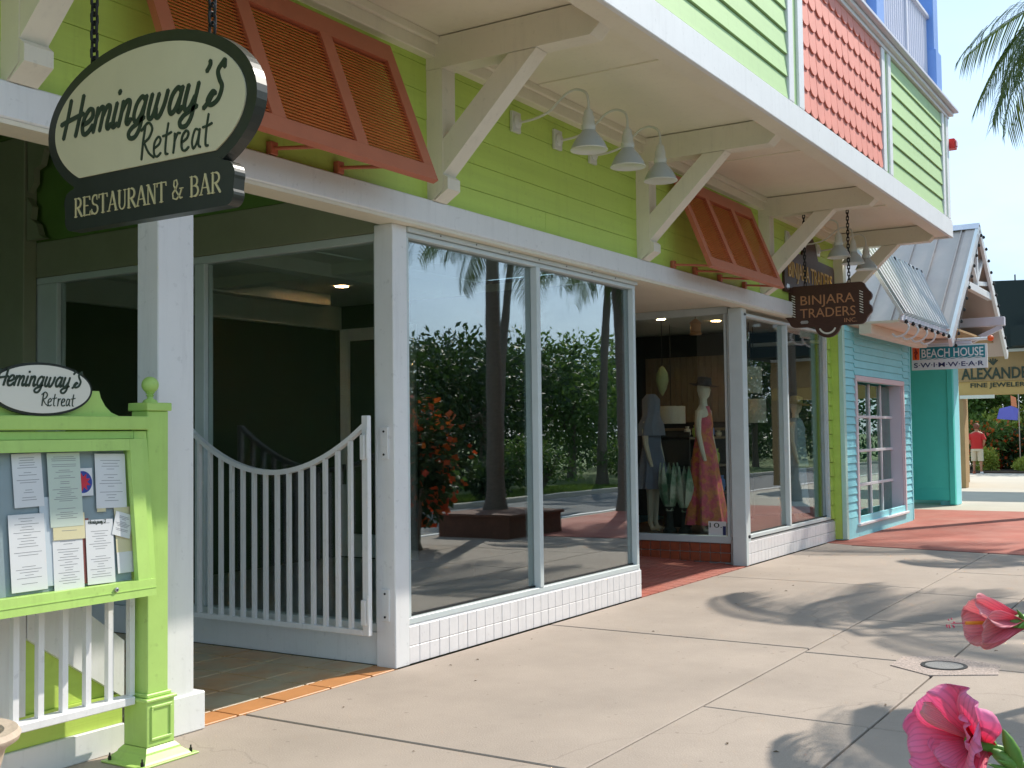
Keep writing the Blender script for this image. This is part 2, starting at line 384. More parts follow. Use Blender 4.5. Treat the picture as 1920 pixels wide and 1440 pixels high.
HAND = {
 'R': [[(.1,0),(.12,.9),(.2,1.7)], [(-.1,1.5),(.4,1.85),(.75,1.5),(.55,1.05),(.15,.85)], [(.2,.85),(.6,.3),(1.05,-.02)]],
 'e': [[(.0,.45),(.35,.6),(.45,.85),(.25,1.0),(.0,.7),(.05,.15),(.3,.0),(.55,.15)]],
 't': [[(.2,1.6),(.12,.8),(.15,.1),(.35,.02)], [(-.15,.98),(.2,1.02),(.5,1.1)]],
 'r': [[(.05,1.0),(.08,.5),(.05,0)], [(.08,.6),(.25,.95),(.45,.95)]],
 'a': [[(.45,.9),(.15,.95),(.0,.4),(.15,.02),(.38,.35),(.5,.95)], [(.5,.95),(.48,.2),(.65,.02)]],
}
HADV = {'R':1.0,'e':.75,'t':.7,'r':.62,'a':.85}
K, T = .17, .07
def sv(x, h=1.5): return [([(x,0),(x,h)],K), ([(x-.17,.03),(x+.17,.03)],T), ([(x-.17,h-.03),(x+.17,h-.03)],T)]
def arc(cx, cy, rx, ry, a0, a1, n=9): return [(cx+rx*math.cos(R(a0+(a1-a0)*i/n)), cy+ry*math.sin(R(a0+(a1-a0)*i/n))) for i in range(n+1)]
SERIF = {
 'R': sv(.2)+[([(.2,1.47),(.5,1.47)],T), (arc(.5,1.1,.33,.37,90,-90),.15), ([(.2,.73),(.5,.73)],T), ([(.45,.73),(.95,.0)],K)],
 'E': sv(.2)+[([(.2,1.47),(.85,1.47)],T), ([(.83,1.5),(.87,1.2)],T), ([(.2,.78),(.65,.78)],T), ([(.2,.03),(.88,.03)],T), ([(.88,.0),(.93,.33)],T)],
 'S': [(arc(.45,1.12,.32,.38,60,270,8)+arc(.42,.38,.36,.37,90,-150,8),.13), ([(.66,1.5),(.68,1.12)],T), ([(.08,.0),(.06,.42)],T)],
 'T': sv(.5)+[([(.03,1.47),(.97,1.47)],T), ([(.03,1.5),(.0,1.2)],T), ([(.97,1.5),(1.0,1.2)],T)],
 'A': [([(.12,.03),(.55,1.52)],T), ([(.98,.03),(.55,1.52)],K), ([(.27,.52),(.82,.52)],T), ([(-.05,.03),(.28,.03)],T), ([(.8,.03),(1.15,.03)],T)],
 'U': [([(.2,1.5),(.2,.45)],K), (arc(.52,.42,.32,.4,180,360),.1), ([(.85,.4),(.85,1.5)],T), ([(.03,1.47),(.38,1.47)],T), ([(.7,1.47),(1.0,1.47)],T)],
 'N': [([(.18,0),(.18,1.5)],T), ([(.18,1.5),(.92,0)],K), ([(.92,0),(.92,1.5)],T), ([(.0,.03),(.36,.03)],T), ([(-.02,1.47),(.28,1.47)],T), ([(.76,1.47),(1.08,1.47)],T)],
 'B': sv(.2)+[([(.2,1.47),(.5,1.47)],T), (arc(.5,1.13,.28,.34,90,-90),.14), ([(.2,.79),(.52,.79)],T), (arc(.52,.41,.36,.38,90,-90),.15), ([(.2,.03),(.52,.03)],T)],
 '&': [([(1.05,.75),(.85,.3),(.5,.02),(.15,.12),(.1,.5),(.45,.85),(.62,1.15),(.5,1.48),(.27,1.42),(.22,1.1),(.5,.6),(.95,.05),(1.12,.12)],.11), ([(.85,.8),(1.22,.8)],T)],
}
SEADV = {'R':1.02,'E':1.02,'S':.88,'T':1.05,'A':1.12,'U':1.08,'N':1.12,'B':1.02,'&':1.35}
def fonttext(s, size, mapper, depth=.004, bold=0., shear=0., space=1., sx=1.):
    c = bpy.data.curves.new('t', 'FONT'); c.body = s; c.size = size; c.offset = bold; c.shear = shear; c.space_character = space; c.resolution_u = 3
    o = bpy.data.objects.new('t', c); col.objects.link(o)
    dg = bpy.context.evaluated_depsgraph_get(); me = bpy.data.meshes.new_from_object(o.evaluated_get(dg))
    V = [v.co.copy() for v in me.vertices]; F = [tuple(p.vertices) for p in me.polygons]
    ed = {}
    for f in F:
        for i in range(len(f)):
            e = (f[i], f[(i+1) % len(f)]); ed[e] = 1
    n = len(V); x0 = min(v.x for v in V); x1 = max(v.x for v in V)
    vs = [mapper((v.x-x0)*sx, v.y, depth) for v in V] + [mapper((v.x-x0)*sx, v.y, 0) for v in V]
    fs = list(F) + [(a, b, b+n, a+n) for (a, b) in ed if (b, a) not in ed]
    bpy.data.objects.remove(o); bpy.data.curves.remove(c); bpy.data.meshes.remove(me)
    return MB().add(vs, fs), (x1-x0)*sx
def facex(x, yc, zc):      # plate facing -x: s runs to the viewer's right (towards the street), t runs up
    return lambda s, t, d: (x-d, yc-s, zc+t)
def facey(y, xc, zc):      # plate facing the street (-y)
    return lambda s, t, d: (xc+s, y-d, zc+t)

# ================================================================ GROUND
struct('ground', B(-300, 500, -400, 400, -.4, -.16), M_grass)
struct('road', B(-120, 200, -5.4, -.9, -.3, -.13), M_asph)
struct('far_road_kerb', B(-120, 200, -5.55, -5.4, -.3, 0, b=.02), M_conc2)
struct('lane_marking', B(-120, 200, -1.98, -1.86, -.131, -.126), M_white)
struct('sidewalk_bed', B(-12, 16.05, -.75, 4.9, -.3, -.02), M_joint)
struct('kerb', B(-12, 60, -.9, -.75, -.3, 0.0, b=.015), M_conc)
struct('far_pavement', B(16.05, 75, -.75, 12.5, -.3, -.004), M_conc2)
sw = bpy.data.objects.new('sidewalk', None); col.objects.link(sw); sw['kind'] = 'structure'
g = .009
def slabrow(ys, xs):
    for i in range(len(xs)-1):
        obj('slab', B(xs[i]+g, xs[i+1]-g, ys[0]+g*.8, ys[1]-g*.8, -.12, rng.uniform(-.0015, .0015), b=.006), M_conc, sw)
slabrow((2.66, 4.88), [-5.5, -2, 1.2, 4.77, 8.26, 11.9, 16.04])
xs = [-5.5, -3.7, -2, -.2, 1.4, 3.05, 4.72, 6.24, 8.12, 9.75, 11.55, 13.4, 16.04]
slabrow((.55, 1.69), xs); slabrow((1.69, 2.66), xs); slabrow((-.75, .55), xs)
# red stamped paving in front of the turquoise shop
m_ = MB(); m_.prism([(16.15, 6.4), (16.12, 4.9), (15.9, 4.48), (15.56, 2.24), (15.1, -.74), (23.6, -.74), (23.55, 3.4), (23.5, 6.4)], 'z', -.003, .004)
struct('red_paving', m_, M_red)
m_ = MB(); m_.prism([(15.86, 4.48), (15.52, 2.24), (15.06, -.74), (15.09, -.74), (15.55, 2.24), (15.89, 4.48)], 'z', -.003, .006)
struct('red_paving_edge', m_, mat('dark_red_edging', (.20, .05, .04), .8))
# entrance floors
ft = bpy.data.objects.new('entrance_tile_floor', None); col.objects.link(ft); ft['kind'] = 'structure'
obj('floor_bed', B(3.2, 6.25, 4.9, 9.4, -.1, -.012), M_joint, ft)
XJ = [3.2, 3.51, 3.92, 4.33, 4.74, 5.13, 5.54, 5.95, 6.24]
YJ = [4.885, 5.10, 5.455, 5.87, 6.28, 6.69, 7.1, 7.5, 7.9]
for j in range(len(YJ)-1):
    for i in range(len(XJ)-1):
        if i == 0 and j > 3: continue
        c = M_terra2 if j == 0 else M_terra  # front row's orange and depth imitate the sunlit band at the threshold
        obj('floor_tile', B(XJ[i]+.006, XJ[i+1]-.006, YJ[j]+.006, YJ[j+1]-.006, -.03, rng.uniform(0, .002), b=.004), c, ft)
obj('rear_floor', B(3.2, 6.24, 7.91, 9.35, -.03, 0), M_terra, ft)
f2 = bpy.data.objects.new('entrance_brick_floor', None); col.objects.link(f2); f2['kind'] = 'structure'
obj('brick_bed', MB().prism([(4.9, -.1), (6.8, -.1), (6.8, .05), (4.9, -.012)], 'x', 10.06, 13.0), M_joint, f2)
px = 10.08
src = obj('border_brick', B(10.08, 10.27, 4.9, 4.995, -.03, .004, b=.004), M_red, f2)
for i in range(1, 15): inst(src, 'border_brick', f2, (.198*i, 0, 0))
for j in range(9):
    s_ = obj('floor_brick', B(10.08, 10.275, 5.005+.1*j, 5.1+.1*j, -.03, .004+.0033*j, b=.004), M_red, f2)
    for i in range(1, 15): inst(s_, 'floor_brick', f2, (.198*i - (.1 if j % 2 and i < 15 else 0)*(1 if i else 0), 0, 0))
obj('inner_brick_floor', MB().prism([(5.91, -.05), (6.8, -.05), (6.8, .065), (5.91, .034)], 'x', 10.08, 13.0), M_red, f2)
struct('planting_bed', B(-4, 8.2, -.72, .10, -.02, .05, b=.02), mat('dark_mulch', (.05, .03, .02), .95, var=.4, vscale=30, bump=1, bscale=60))
struct('drain_surround', MB().prism([(7.72,1.70),(7.93,2.0),(8.28,2.0),(8.42,1.72),(8.28,1.36),(7.95,1.32)], 'z', -.003, .005),
       mat('pebble_aggregate', (.42, .34, .30), .8, var=.5, vscale=55, bump=1, bscale=70))
dr = thing('drain_cover', (8.07, 1.68, .005), 'round grey drain cover set in a pebble patch on the sidewalk', 'drain cover')
obj('ring', MB().lathe([(.15,0),(.15,.006),(.125,.006),(.125,0)], (8.07,1.68,.004), 28), M_iron, dr)
obj('lid', MB().lathe([(0,.005),(.122,.005),(.122,0)], (8.07,1.68,.0045), 28), mat('grey_iron_lid', (.22,.22,.22), .6, metal=.3, var=.2, vscale=40, bump=.6, bscale=120), dr)

# ================================================================ GREEN SHOP BUILDING
shop = thing('shop_building', (10, 4.86, 0), 'lime green two storey shop building with white brackets and deep upper overhang', 'building')
WY = 4.84
BX = [-.24, 3.26, 6.63, 10.065, 13.5, 16.62]        # bracket centres
# upper wall above the beam: lap boards per bay
obj('wall_core', B(-4, 16.7, WY+.03, WY+.15, 3.09, 4.5), M_lime, shop)
bays = [(-4, -.32), (-.16, 3.18), (3.34, 6.55), (6.71, 9.985), (10.145, 13.42), (13.58, 16.54)]
def boards(a, b_, z, pts_fn, m, seed):
    """one course of lap board, sometimes in two lengths with a butt joint"""
    r = random.Random(seed)
    cuts = [a, b_]
    if b_-a > 2 and r.random() < .45: cuts = [a, a+(b_-a)*r.uniform(.25, .75), b_]
    for p, q in zip(cuts[:-1], cuts[1:]):
        d = r.uniform(-.0008, .0008)
        obj('siding_board', MB().prism([(y+d, z_) for y, z_ in pts_fn(z)], 'x', p+(.0015 if p != a else 0), q-(.0015 if q != b_ else 0)), m, shop)
for k, (a, b_) in enumerate(bays):
    z = 3.28
    while z < 4.33:
        z1 = min(z+.2, 4.36); boards(a, b_, z, lambda z: [(WY+.03, z), (WY-.0015, z+.002), (WY+.0015, z1-.002), (WY+.03, z1-.002)], M_lime, int(z*100)+k*7); z += .2
obj('beam', B(-4, 16.72, 4.79, 4.98, 3.11, 3.29, b=.008), M_white, shop)
obj('beam_soffit_strip', B(-4, 16.72, 4.80, 5.0, 3.085, 3.108), M_soffit, shop)
obj('crown_trim', B(-4, 16.7, 4.76, 4.86, 4.33, 4.48, b=.006), M_soffit, shop)
obj('crown_bead', B(-4, 16.7, 4.72, 4.758, 4.42, 4.48, b=.006), M_soffit, shop)
obj('soffit', B(-4, 16.7, 3.24, 4.86, 4.48, 4.53), M_soffit, shop)
for xx in np.arange(-2.3, 16.6, 3.42):
    obj('soffit_batten', B(xx-.04, xx+.04, 3.41, 4.715, 4.468, 4.482, b=.003), M_soffit, shop)
obj('edge_beam', B(-4, 16.68, 3.235, 3.42, 4.305, 4.478, b=.006), M_soffit, shop)
obj('fascia', B(-4, 16.72, 3.19, 3.233, 4.28, 4.53, b=.006), M_white, shop)
obj('fascia_end', B(16.682, 16.72, 3.236, 4.84, 4.28, 4.53, b=.006), M_white, shop)
def bracket_at(cx):
    x0, x1 = cx-.08, cx+.08
    m_ = MB()
    # wall post with foot
    m_.prism([(WY+.02, 3.285), (4.80, 3.285), (4.70, 3.36), (4.70, 4.24), (WY+.02, 4.24)], 'x', x0, x1)
    obj('bracket_post', m_, M_brk, shop)
    m_ = MB(); m_.prism([(WY+.02, 4.242), (3.49, 4.242), (3.405, 4.32), (3.405, 4.47), (WY+.02, 4.47)], 'x', x0-.003, x1+.003); obj('bracket_arm', m_, M_brk, shop)
    m_ = MB(); m_.prism([(4.702, 3.47), (4.702, 3.72), (4.14, 4.238), (3.91, 4.238)], 'x', x0+.004, x1-.004)
    obj('bracket_brace', m_, M_brk, shop)
    m_ = MB(); m_.prism([(4.698, 3.47), (4.66, 3.44), (4.66, 3.36), (4.78, 3.285), (4.698, 3.36)], 'x', x0+.002, x1-.002); obj('bracket_foot', m_, M_brk, shop)
for cx in BX: bracket_at(cx)

# upper storey face
UY = 3.215
obj('upper_core', B(-4, 16.6, UY+.03, UY+.2, 4.53, 5.95), M_dark, shop)
obj('upper_end_wall', B(16.6, 16.63, UY+.03, 9, 4.53, 5.95), M_limeup, shop)
def upbay(a, b_):
    z = 4.535; h = 1.415/7
    for i in range(7):
        boards(a, b_, z, lambda z: [(UY+.03, z), (UY-.012, z+.004), (UY+.006, z+h-.010), (UY+.03, z+h-.010)], M_limeup, i*13+int(a*10)); z += h
upbay(6.95, 9.72); upbay(13.42, 16.2); upbay(-.2, 3.2)
def stile(a, b_): obj('corner_board', B(a, b_, UY-.022, UY+.03, 4.535, 5.95, b=.004), M_white, shop)
for a, b_ in ((6.55,6.72),(6.83,6.95),(9.725,9.86),(10.0,10.15),(13.005,13.14),(13.28,13.415),(16.205,16.34),(16.46,16.63),(3.2,3.33),(3.47,3.6)): stile(a, b_)
for a, b_ in ((6.72,6.83),(9.86,10.0),(13.14,13.28),(16.34,16.46),(3.33,3.47)): obj('filler_board', B(a+.002, b_-.002, UY+.0, UY+.03, 4.535, 5.95), M_limeup, shop)
# scalloped coral shingles
def shing(x0, x1):
    W = .2192; H_ = .2075
    n = int(round((x1-x0)/W)); W = (x1-x0)/n
    hw = W/2-.004
    P = [(-hw, H_+.05), (-hw, .075)] + [(-hw*math.cos(t), .075-.075*math.sin(t)) for t in np.linspace(.3, math.pi-.3, 7)] + [(hw, .075), (hw, H_+.05)]
    vs = []
    for off in (0., .014):
        for (a, b_) in P:
            tilt = (1 - b_/(H_+.05))*.022
            vs.append((a, -tilt-(.014-off), b_))
    N = len(P); fs = [tuple(range(N)), tuple(range(N, 2*N))[::-1]] + [(i, (i+1) % N, N+(i+1) % N, N+i) for i in range(N)]
    m_ = MB(); m_.add([(x+x0+W/2, y+UY+.02, z+4.54) for x, y, z in vs], fs)
    s0 = obj('shingle', m_, M_pink, shop, at=(x0+W/2, UY+.02, 4.54))
    for r in range(7):
        for c in range(n):
            if r == 0 and c == 0: continue
            inst(s0, 'shingle', shop, (W*c, rng.uniform(-.001, .001), H_*r - (.052 if r == 6 else 0)*0))
shing(10.155, 13.0)
obj('coral_panel', B(3.6, 6.55, UY, UY+.03, 4.535, 5.95), M_pink, shop)
obj('frieze_board', B(-4, 16.66, UY-.03, UY+.03, 5.952, 6.0, b=.004), M_white, shop)
obj('cap_board', B(-4, 16.74, UY-.075, UY+.15, 6.002, 6.05, b=.005), M_white, shop)
obj('gutter', B(-4, 16.80, UY-.135, UY+.1, 6.055, 6.10, b=.008), M_lav, shop)
obj('porch_floor', B(-4, 16.63, UY+.16, 9, 6.0, 6.10), M_conc2, shop)
# upper porch: posts, rails and balusters
PY = 3.42
obj('porch_wall', B(-4, 16.0, 6.6, 6.8, 6.1, 10), M_blue, shop)
for a, b_ in ((11.55, 11.65), (13.85, 13.95), (15.12, 15.21)):
    obj('rail_post', B(a, b_, PY-.04, PY+.04, 6.1, 7.45, b=.006), M_lav, shop)
for a in (9.6, 13.25, 16.45):
    obj('porch_post', B(a, a+.3, PY-.1, PY+.2, 6.1, 10, b=.01), M_blue, shop)
    obj('post_plinth', B(a-.03, a+.33, PY-.13, PY+.23, 6.1, 6.92, b=.01), M_blue, shop)
m_ = MB(); m_.tube([(16.78+.16*math.cos(t), PY, 8.05+.16*math.sin(t)) for t in np.linspace(0, 2*math.pi, 20)[:-1]], .04, 6, closed=True)
obj('post_scroll', m_, M_blue, shop)
obj('handrail', B(-4, 16.45, PY-.05, PY+.05, 7.36, 7.42, b=.01), M_lav, shop)
obj('bottom_rail', B(-4, 16.45, PY-.03, PY+.03, 6.2, 6.25, b=.005), M_lav, shop)
bal = obj('baluster', B(10.0, 10.03, PY-.015, PY+.015, 6.25, 7.36), M_lav, shop, at=(10, PY, 6.25))
x = 10.11
while x < 16.4:
    inst(bal, 'baluster', shop, (x-10, 0, 0)); x += .11

# posts, lower parts
obj('entrance_post', B(4.115, 4.365, 4.84, 5.01, 0, 3.085, b=.006), M_white, shop)
obj('post_plinth', B(4.09, 4.435, 4.825, 5.03, 0, .21, b=.008), M_white, shop)
obj('corner_post', B(6.20, 6.362, 4.885, 5.055, 0, 3.085, b=.006), M_white, shop)
obj('sill_course', B(6.365, 10.07, 4.905, 5.0, .235, .275, b=.004), M_white, shop)
obj('base_core', B(6.365, 10.07, 4.912, 5.1, 0, .27), M_grout, shop)
obj('base_core', B(12.95, 16.98, 4.912, 5.1, 0, .30), M_grout, shop)
tl = obj('base_tile', B(0, .1155, 4.895, 4.913, .128, .262, b=.003), M_tile, shop, at=(0, 4.895, .128)); tl.location.x = 6.37 - 10
lo = obj('base_tile', B(0, .1155, 4.895, 4.913, .003, .124, b=.003), M_tile, shop, at=(0, 4.895, .003)); lo.location.x = 6.37 - 10
for k, (s_, off) in enumerate(((tl, 0), (lo, -.03))):
    n = 31
    for i in range(1, n): inst(s_, 'base_tile', shop, (.1195*i, rng.uniform(-.0008, .0008), 0))
    for i in range(34): inst(s_, 'base_tile', shop, (12.955-6.37+.1195*i, rng.uniform(-.0008, .0008), .012*(1-k)), scale=(1, 1, 1.03 if k == 0 else 1.08))
# shopfront glazing
def shopwin(x0, x1, xm, z0, z1):
    fr = obj('shop_window', B(x0, x1, 4.90, 5.0, z0, z0+.045, b=.004), M_alu, shop); obj('head_rail', B(x0, x1, 4.90, 5.0, z1-.035, z1, b=.004), M_alu, fr)
    obj('jamb', B(x0, x0+.04, 4.902, 4.998, z0+.045, z1-.035, b=.004), M_alu, fr)
    obj('jamb', B(x1-.05, x1, 4.902, 4.998, z0+.045, z1-.035, b=.004), M_alu, fr)
    obj('mullion', B(xm-.03, xm+.03, 4.895, 5.02, z0+.045, z1-.035, b=.004), M_alu, fr)
    obj('gasket', MB().box(x0+.04, xm-.03, 4.945, 4.952, z0+.045, z0+.06).box(xm+.03, x1-.05, 4.945, 4.952, z0+.045, z0+.06), M_iron, fr)
    obj('pane', B(x0+.04, xm-.03, 4.955, 4.965, z0+.045, z1-.035), M_glass if x0 < 10 else M_glassc, fr)
    obj('pane', B(xm+.03, x1-.05, 4.955, 4.965, z0+.045, z1-.035), M_glass if x0 < 10 else M_glassc, fr)
shopwin(6.365, 10.05, 8.19, .275, 3.045)
shopwin(12.98, 16.34, 14.56, .315, 3.03)
obj('window_head_track', B(6.365, 10.05, 4.87, 4.96, 3.048, 3.083, b=.004), M_alu, shop)
for i in range(7): obj('screw_head', MB().lathe([(.006,0),(.006,.003)], (6.75+i*.47, 4.869, 3.066), 8, (0,-1,0)), M_iron, shop)
# side wall with side windows facing the first entrance
obj('kick_board', B(6.25, 6.37, 5.058, 9.0, 0, .225, b=.004), M_white, shop)
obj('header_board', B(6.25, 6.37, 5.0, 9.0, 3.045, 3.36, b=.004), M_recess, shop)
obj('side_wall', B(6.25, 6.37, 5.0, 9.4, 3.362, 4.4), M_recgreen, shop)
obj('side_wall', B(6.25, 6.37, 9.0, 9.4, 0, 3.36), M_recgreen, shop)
fr = obj('side_window', B(6.26, 6.36, 5.06, 9.0, .228, .285, b=.004), M_alu, shop); obj('head_rail', B(6.26, 6.36, 5.06, 9.0, 2.985, 3.042, b=.004), M_alu, fr)
for a, b_ in ((5.06, 5.11), (6.83, 6.94), (8.68, 8.98)): obj('jamb', B(6.262, 6.358, a, b_, .286, 2.984, b=.004), M_alu, fr)
obj('pane', B(6.305, 6.313, 5.11, 6.83, .286, 2.984), M_glassc, fr); obj('pane', B(6.305, 6.313, 6.94, 8.68, .286, 2.984), M_glassc, fr)
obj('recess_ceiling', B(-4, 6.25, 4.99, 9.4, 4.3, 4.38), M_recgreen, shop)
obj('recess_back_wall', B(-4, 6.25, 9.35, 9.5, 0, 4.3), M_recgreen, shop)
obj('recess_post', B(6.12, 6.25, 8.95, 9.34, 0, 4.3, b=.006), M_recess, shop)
def scroll(y0, sgn, z0):
    pts = [(0,0),(.02,-.5),(.10,-.42),(.10,-.30),(.20,-.27),(.24,-.14),(.36,-.1),(.40,0)]
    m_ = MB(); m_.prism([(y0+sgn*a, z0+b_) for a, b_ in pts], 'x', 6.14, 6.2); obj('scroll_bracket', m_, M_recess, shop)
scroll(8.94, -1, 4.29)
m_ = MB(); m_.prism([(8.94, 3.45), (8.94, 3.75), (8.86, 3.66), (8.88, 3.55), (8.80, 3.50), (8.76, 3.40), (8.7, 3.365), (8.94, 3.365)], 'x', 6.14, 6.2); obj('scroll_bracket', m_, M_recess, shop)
# low cheek wall by the menu stand
obj('porch_wall_base', B(-2, 3.92, 4.86, 4.94, 0, .14, b=.004), M_white, shop)
obj('porch_wall_band', B(-2, 3.92, 4.88, 4.94, .142, .29), M_lime, shop)
m_ = MB(); m_.prism([(1.2, .292), (3.92, .292), (3.3, .70), (1.2, 2.1)], 'y', 4.90, 4.93); obj('ramp_side_panel', m_, M_lime, shop)
m_ = MB(); m_.prism([(3.92, .27), (3.92, .56), (3.36, .995), (3.36, .655)], 'y', 4.865, 4.898); obj('ramp_string', m_, M_white, shop)
m_ = MB(); m_.prism([(2.6, .292), (3.355, .292), (3.355, 1.05), (2.6, 1.05)], 'y', 4.87, 4.898); obj('ramp_panel', m_, M_white, shop)
# second entrance
obj('entry_side_wall', B(10.10, 10.14, 4.99, 6.8, 0, 3.1), M_alu, shop); obj('inner_side_wall', B(10.06, 10.097, 5.02, 6.86, .08, 3.24), M_dark, shop)
obj('entry_ceiling', B(10.05, 13.1, 4.99, 6.8, 3.12, 3.2), M_soffit, shop)
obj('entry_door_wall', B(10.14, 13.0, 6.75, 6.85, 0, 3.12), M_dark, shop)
obj('brick_core', B(13.02, 13.12, 5.12, 6.6, 0, .25), M_grout, shop)
bk = obj('base_brick', B(13.0, 13.03, 5.13, 5.252, .14, .245, b=.004), M_brick, shop, at=(13, 5.13, .14))
for r in range(2):
    for i in range(11):
        if r == 0 and i == 0: continue
        inst(bk, 'base_brick', shop, (0, .133*i, -.115*r))
fr = obj('side_window', B(12.985, 13.09, 5.10, 6.7, .252, .335, b=.004), M_alu, shop); obj('head_rail', B(12.985, 13.09, 5.10, 6.7, 3.03, 3.118, b=.004), M_alu, fr)
for k in range(4): obj('fluted_jamb', B(12.975+.006*(k % 2), 13.09, 4.90+k*.055, 4.95+k*.055, .02 if k < 3 else .336, 3.082 if k < 2 else 3.028, b=.006), M_alu, fr)
obj('jamb', B(12.985, 13.09, 5.122, 5.155, .336, 3.028, b=.004), M_alu, fr)
obj('pane', B(13.03, 13.038, 5.156, 6.7, .336, 3.028), M_glassc, fr)
obj('corner_mullion', B(12.90, 12.976, 4.885, 5.06, .0, 3.083, b=.006), M_alu, shop)
# green strip at the far end
z = .315
while z < 3.05:
    z1 = min(z+.205, 3.08); m_ = MB(); m_.prism([(4.95, z), (4.888, z+.003), (4.905, z1-.006), (4.95, z1-.006)], 'x', 16.36, 16.98); obj('siding_board', m_, M_lime, shop); z += .205
# interiors
obj('interior_floor', B(6.375, 10.07, 5.1, 9.6, .0, .08), M_intfloor, shop); obj('interior_floor', B(10.071, 16.9, 6.86, 9.6, .0, .08), M_intfloor, shop)
obj('interior_ceiling', MB().box(6.375, 10.07, 5.0, 6.8, 3.25, 3.3).box(6.375, 13.1, 6.86, 9.6, 3.25, 3.3), M_intceil, shop)
for y in (7.2, 8.8): obj('ceiling_beam', B(6.4, 10.0, y, y+.2, 3.12, 3.248), M_intceil, shop)
obj('ceiling_beam', B(8.2, 8.4, 5.1, 9.5, 3.14, 3.248), M_intceil, shop)
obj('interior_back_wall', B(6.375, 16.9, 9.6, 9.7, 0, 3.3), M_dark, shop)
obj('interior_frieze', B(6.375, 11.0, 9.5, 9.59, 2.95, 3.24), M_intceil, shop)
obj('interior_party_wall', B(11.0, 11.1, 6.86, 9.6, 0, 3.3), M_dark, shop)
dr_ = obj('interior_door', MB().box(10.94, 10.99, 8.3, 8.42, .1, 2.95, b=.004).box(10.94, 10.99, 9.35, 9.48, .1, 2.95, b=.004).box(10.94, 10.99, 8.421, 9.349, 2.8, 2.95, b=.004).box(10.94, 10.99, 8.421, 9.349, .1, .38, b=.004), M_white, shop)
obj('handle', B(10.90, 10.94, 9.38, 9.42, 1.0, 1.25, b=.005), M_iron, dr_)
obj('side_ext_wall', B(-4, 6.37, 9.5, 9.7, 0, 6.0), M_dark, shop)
ML = emit('warm_downlight', (1, .80, .58), 14.)
for i, (a, b_) in enumerate(((9.5, 8.2), (12.4, 7.6))):
    d = obj('downlight', MB().lathe([(0, 0), (.07, 0)], (a, b_, 3.245), 16), ML, shop)
obj('downlight', MB().lathe([(0, 0), (.06, 0)], (14.6, 5.9, 3.115), 16), ML, shop); obj('downlight', MB().lathe([(0, 0), (.06, 0)], (13.9, 6.4, 3.115), 16), ML, shop)
obj('boutique_ceiling', B(13.1, 16.9, 5.02, 9.6, 3.12, 3.2), M_intceil, shop)
obj('display_floor', B(13.1, 16.9, 5.1, 7.2, .08, .31), mat('display_floor_wood', (.16, .085, .04), .5, var=.3, vscale=5), shop)
obj('boutique_wall', B(16.85, 16.95, 5.0, 9.6, 0, 3.2), M_dark, shop)
M_wood = mat('pale_panelling', (.20, .155, .09), .6, var=.2, vscale=4, stretch=(1, 6, 1))
for i in range(14): obj('wall_panel_board', B(16.1, 16.14, 6.3+.1*i, 6.393+.1*i, 1.75, 2.75, b=.004), M_wood, shop)
obj('shelf_partition', B(16.15, 16.2, 6.0, 9.0, .31, 3.1), M_dark, shop)
obj('shelf', B(15.7, 16.1, 6.0, 7.6, 1.62, 1.66, b=.004), M_wood, shop)

# ================================================================ BAHAMA SHUTTERS (parts of the building)
def shutter(x0, x1):
    zt, yt, zb, yb = 4.245, 4.80, 3.265, 4.405
    L_ = math.hypot(zt-zb, yt-yb); dz, dy = -(zt-zb)/L_, -(yt-yb)/L_      # down the panel
    ny, nz = dz, -dy                                                        # outward (street side / up)
    if ny > 0: ny, nz = -ny, -nz
    def P(u, v, t): return (x0+u, yt+dy*v+ny*t, zt+dz*v+nz*t)
    def slab(name, u0, u1, v0, v1, t0, t1, m, par):
        q = [P(u0,v0,t0),P(u1,v0,t0),P(u1,v1,t0),P(u0,v1,t0),P(u0,v0,t1),P(u1,v0,t1),P(u1,v1,t1),P(u0,v1,t1)]
        return obj(name, MB().add(q, [(0,3,2,1),(4,5,6,7),(0,1,5,4),(1,2,6,5),(2,3,7,6),(3,0,4,7)]), m, par)
    W = x1-x0
    sh = slab('shutter', 0, W, 0, .15, 0, .045, M_rustframe, shop)
    slab('frame', 0, W, L_-.11, L_, 0, .045, M_rustframe, sh)
    st = [(0, .10), (W/3-.055, W/3+.055), (2*W/3-.055, 2*W/3+.055), (W-.10, W)]
    for a, b_ in st: slab('stile', a, b_, .151, L_-.111, 0, .045, M_rustframe, sh)
    n = 32; v0, v1 = .165, L_-.115; h = (v1-v0)/n
    slats = None
    for k in range(3):
        u0, u1 = st[k][1]+.001, st[k+1][0]-.001; s0 = None
        for i in range(n):
            if s0 is None:
                va = v0-h*.5
                q = [P(u0,va,.008),P(u1,va,.008),P(u0,va+h*1.75,.034),P(u1,va+h*1.75,.034),P(u0,va,.002),P(u1,va,.002),P(u0,va+h*1.75,.028),P(u1,va+h*1.75,.028)]
                s0 = obj('slat', MB().add(q, [(0,1,3,2),(4,6,7,5),(0,4,5,1),(2,3,7,6),(0,2,6,4),(1,5,7,3)]), M_rust, sh)
            else: inst(s0, 'slat', sh, (0, dy*h*i, dz*h*i))
    for u in (.25, W*.5, W*.78) if x0 < 5 else (.05, W*.28, W*.6, W*.95):
        a = Vector((x0+u, 4.80, 3.335)); b_ = Vector(P(u, L_-.03, -.005))
        obj('stay_arm', MB().tube([a, b_], .012, 8), M_rustframe, sh)
        obj('stay_plate', B(x0+u-.03, x0+u+.03, 4.79, 4.835, 3.295, 3.375, b=.004), M_rustframe, sh)
shutter(3.87, 6.03); shutter(10.73, 12.935)

